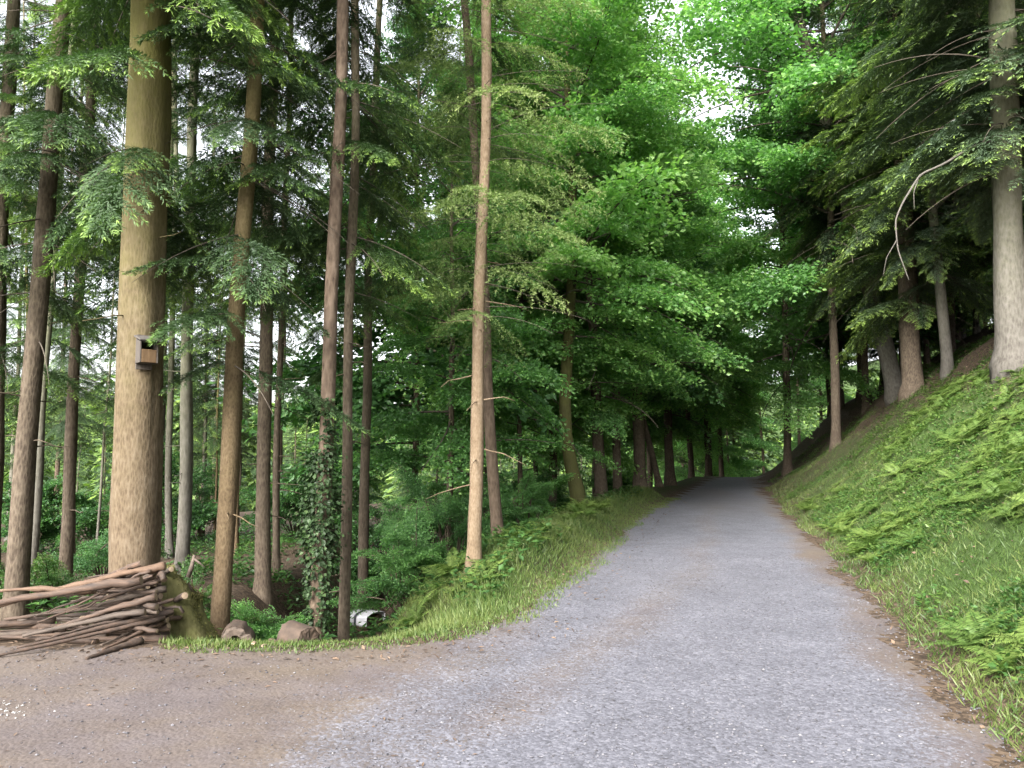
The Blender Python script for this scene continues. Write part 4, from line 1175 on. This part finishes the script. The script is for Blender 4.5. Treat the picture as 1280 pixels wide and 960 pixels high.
x, y = scatter(26000, (1, 18), (3.2, 40), lambda x, y, rr: (side_right(x, y) > 0.05) & (side_right(x, y) < 8) & (rr.random(len(x)) < 0.12 + 0.88 * smooth01(1.0, 3.0, side_right(x, y) + 0.07 * y)) & (az_u(x, y) < 1340), 59, 1.5)
n = len(x); rr = np.random.default_rng(60)
V = leaf_quads(np.stack([x, y, height(x, y) + 0.008], 1), np.stack([rr.normal(0, 1, n), rr.normal(0, 1, n), rr.normal(0.3, 0.2, n)], 1), np.array([-0.5, 0, 1.0]) + rr.normal(0, 0.25, (n, 3)), rr.uniform(0.025, 0.07, n), rr.uniform(0.015, 0.036, n), 0.2)
lf = obj('leaf_litter', mesh('leaf_litter', V, np.arange(len(V)).reshape(-1, 4), None, M['litter'])); tag(lf, 'brown fallen leaves on the right bank', 'fallen leaves', kind='stuff')
# brown twigs and needles along the left edge of the gravel
x, y = scatter(9000, (-5, 7), (6.0, 26), lambda x, y, rr: np.abs(rim(x, y) + 0.1) < 0.25 + 0.2 * rr.random(len(x)), 61, 1.4)
n = len(x)
V = leaf_quads(np.stack([x, y, height(x, y) + 0.006], 1), np.stack([rr.normal(0, 1, n), rr.normal(0, 1, n), rr.normal(0.1, 0.1, n)], 1), np.array([0, 0, 1.0]) + rr.normal(0, 0.3, (n, 3)), rr.uniform(0.02, 0.07, n), rr.uniform(0.006, 0.03, n), 0.2)
l2 = obj('edge_litter', mesh('edge_litter', V, np.arange(len(V)).reshape(-1, 4), None, M['litter'])); tag(l2, 'brown leaf and twig litter along the left road edge', 'fallen leaves', kind='stuff')

x, y = scatter(2600, (-6, 3.5), (3.0, 7.5), lambda x, y, rr: (rim(x, y) < 0.0) & (side_left(x, y) > -0.9) & (fbm(x * 0.9 + 1, y * 0.9, 3) + 0.25 * rr.random(len(x)) > 0.52), 71)
n = len(x); rr = np.random.default_rng(72)
V = leaf_quads(np.stack([x, y, height(x, y) + 0.005], 1), np.stack([rr.normal(0, 1, n), rr.normal(0, 1, n), rr.normal(0.05, 0.06, n)], 1), np.array([0, 0, 1.0]) + rr.normal(0, 0.3, (n, 3)), rr.uniform(0.012, 0.06, n), rr.uniform(0.004, 0.016, n), 0.2)
l3 = obj('twig_litter', mesh('twig_litter', V, np.arange(len(V)).reshape(-1, 4), None, M['litter'])); tag(l3, 'scattered twigs and bark bits on the bare dirt', 'twigs', kind='stuff')

def stones(x, y, smin, smax, seed):
    rr = np.random.default_rng(seed)
    n = len(x)
    base = np.array([[1, 0, 0], [0, 1, 0], [-1, 0, 0], [0, -1, 0], [0, 0, .8], [0, 0, -.8]], float)
    tri = np.array([[0, 1, 4], [1, 2, 4], [2, 3, 4], [3, 0, 4], [1, 0, 5], [2, 1, 5], [3, 2, 5], [0, 3, 5]])
    s = smin + (smax - smin) * rr.random(n) ** 2.5
    a = rr.random(n) * 6.28
    ca, sa = np.cos(a), np.sin(a)
    B = base[None] * rr.uniform(0.6, 1.2, (n, 6, 1)) * np.stack([s, s * rr.uniform(.6, 1, n), s * rr.uniform(.4, .8, n)], 1)[:, None, :]
    V = np.stack([B[..., 0] * ca[:, None] - B[..., 1] * sa[:, None], B[..., 0] * sa[:, None] + B[..., 1] * ca[:, None], B[..., 2]], -1)
    V += np.stack([x, y, height(x, y) + s * 0.25], 1)[:, None, :]
    return V.reshape(-1, 3), (tri[None] + (np.arange(n) * 6)[:, None, None]).reshape(-1, 3)
x, y = scatter(60000, (-5, 6), (2.8, 12), lambda x, y, rr: (side_right(x, y) < 0.3) & (rim(x, y) < 0) & (rr.random(len(x)) < np.where(side_left(x, y) > 0, 0.3, 0.85)), 63, 1.7)
V, T = stones(x, y, 0.004, 0.014, 64)
gv = obj('loose_gravel', mesh('loose_gravel', V, None, T, M['stones'])); tag(gv, 'loose grey stones on the road and dirt', 'gravel', kind='stuff')
rr = np.random.default_rng(66)
x = rr.normal(-3.25, 0.16, 260); y = rr.normal(5.0, 0.09, 260)
V, T = stones(x, y, 0.004, 0.014, 67)
pg = obj('pale_gravel', mesh('pale_gravel', V, None, T, M['pale_stone'])); tag(pg, 'small spill of pale gravel on the brown dirt', 'gravel', kind='stuff')
# pale stones at the foot of the bank
for (u, v, s) in ((1030, 738, .035), (1076, 738, .03), (1104, 737, .03), (1118, 748, .04), (1186, 788, .05), (1195, 797, .035), (1170, 803, .04), (1148, 882, .03), (1227, 917, .045), (1140, 823, .05), (1178, 845, .04)):
    Y = 4.0
    for Y in np.linspace(3, 16, 260):
        p = pix(u, v, Y)
        if p.z <= H(p.x, Y): break
    V, T = stones(np.array([0.0]), np.array([0.0]), s * 0.5, s * 0.5, int(u))
    V[:, 2] -= V[:, 2].mean()
    me = mesh('stone', V, None, T, M['pale_stone'])
    o = obj('stone', me, None, (p.x, Y, H(p.x, Y) + s * 0.12))
    sb = o.modifiers.new('round', 'SUBSURF'); sb.levels = sb.render_levels = 1
    tag(o, 'small pale stone at the foot of the right bank', 'stone', 'pale stones at the foot of the bank')

def shrub(x, y, rad, hgt, n_br, mat, label, group=None, seed=0, lst=BEE_F, flat=30):
    rr = np.random.default_rng(seed)
    t = empty('shrub', (x, y, H(x, y))); tag(t, label, 'shrub', group)
    acc = Acc(); st_ = Acc()
    for i in range(n_br):
        V, ti, ax = lst[rr.integers(len(lst))]
        z0 = rr.random() * hgt * 0.8
        sc = rad * rr.uniform(0.6, 1.1) / ax[-1, 0]
        R = rot_z(rr.random() * 6.28) @ rot_y(math.radians(rr.uniform(-5, flat + 30)))
        o = np.array([rr.normal(0, rad * 0.15), rr.normal(0, rad * 0.15), z0])
        lsc = max(sc, 0.55)
        acc.leaves(V @ R.T * sc + o, np.clip(ti + rr.normal(0, 0.1), 0, 1))
        st_.add(*tube(np.concatenate([[[o[0] * .3, o[1] * .3, -0.05]], ax @ R.T * sc + o]), np.linspace(0.012, 0.003, len(ax) + 1), 5))
    obj('stem', st_.mesh('stem', M['bark_dark'], True), t)
    obj('foliage', acc.mesh('foliage', mat), t)
    return t
def shrub_at(u, Y, *a, **k):
    p = pix(u, 720, Y); return shrub(p.x, Y, *a, **k)
shrub_at(335, 9.0, 0.75, 0.55, 26, M['beech'], 'leafy green bush behind the logs', seed=1)
shrub_at(300, 9.4, 0.6, 0.35, 16, M['herb'], 'low green bush between the slim tan spruce and the leafy one', seed=2)
shrub_at(55, 9.6, 0.7, 0.35, 18, M['herb'], 'low bush behind the low end of the woodpile', seed=3)
shrub_at(130, 11.5, 0.8, 0.5, 18, M['deep'], 'dark bush between the slim spruce and the big trunk', seed=4)
shrub_at(245, 9.6, 0.5, 0.35, 14, M['herb'], 'small green bush right behind the mossy stump', seed=5)
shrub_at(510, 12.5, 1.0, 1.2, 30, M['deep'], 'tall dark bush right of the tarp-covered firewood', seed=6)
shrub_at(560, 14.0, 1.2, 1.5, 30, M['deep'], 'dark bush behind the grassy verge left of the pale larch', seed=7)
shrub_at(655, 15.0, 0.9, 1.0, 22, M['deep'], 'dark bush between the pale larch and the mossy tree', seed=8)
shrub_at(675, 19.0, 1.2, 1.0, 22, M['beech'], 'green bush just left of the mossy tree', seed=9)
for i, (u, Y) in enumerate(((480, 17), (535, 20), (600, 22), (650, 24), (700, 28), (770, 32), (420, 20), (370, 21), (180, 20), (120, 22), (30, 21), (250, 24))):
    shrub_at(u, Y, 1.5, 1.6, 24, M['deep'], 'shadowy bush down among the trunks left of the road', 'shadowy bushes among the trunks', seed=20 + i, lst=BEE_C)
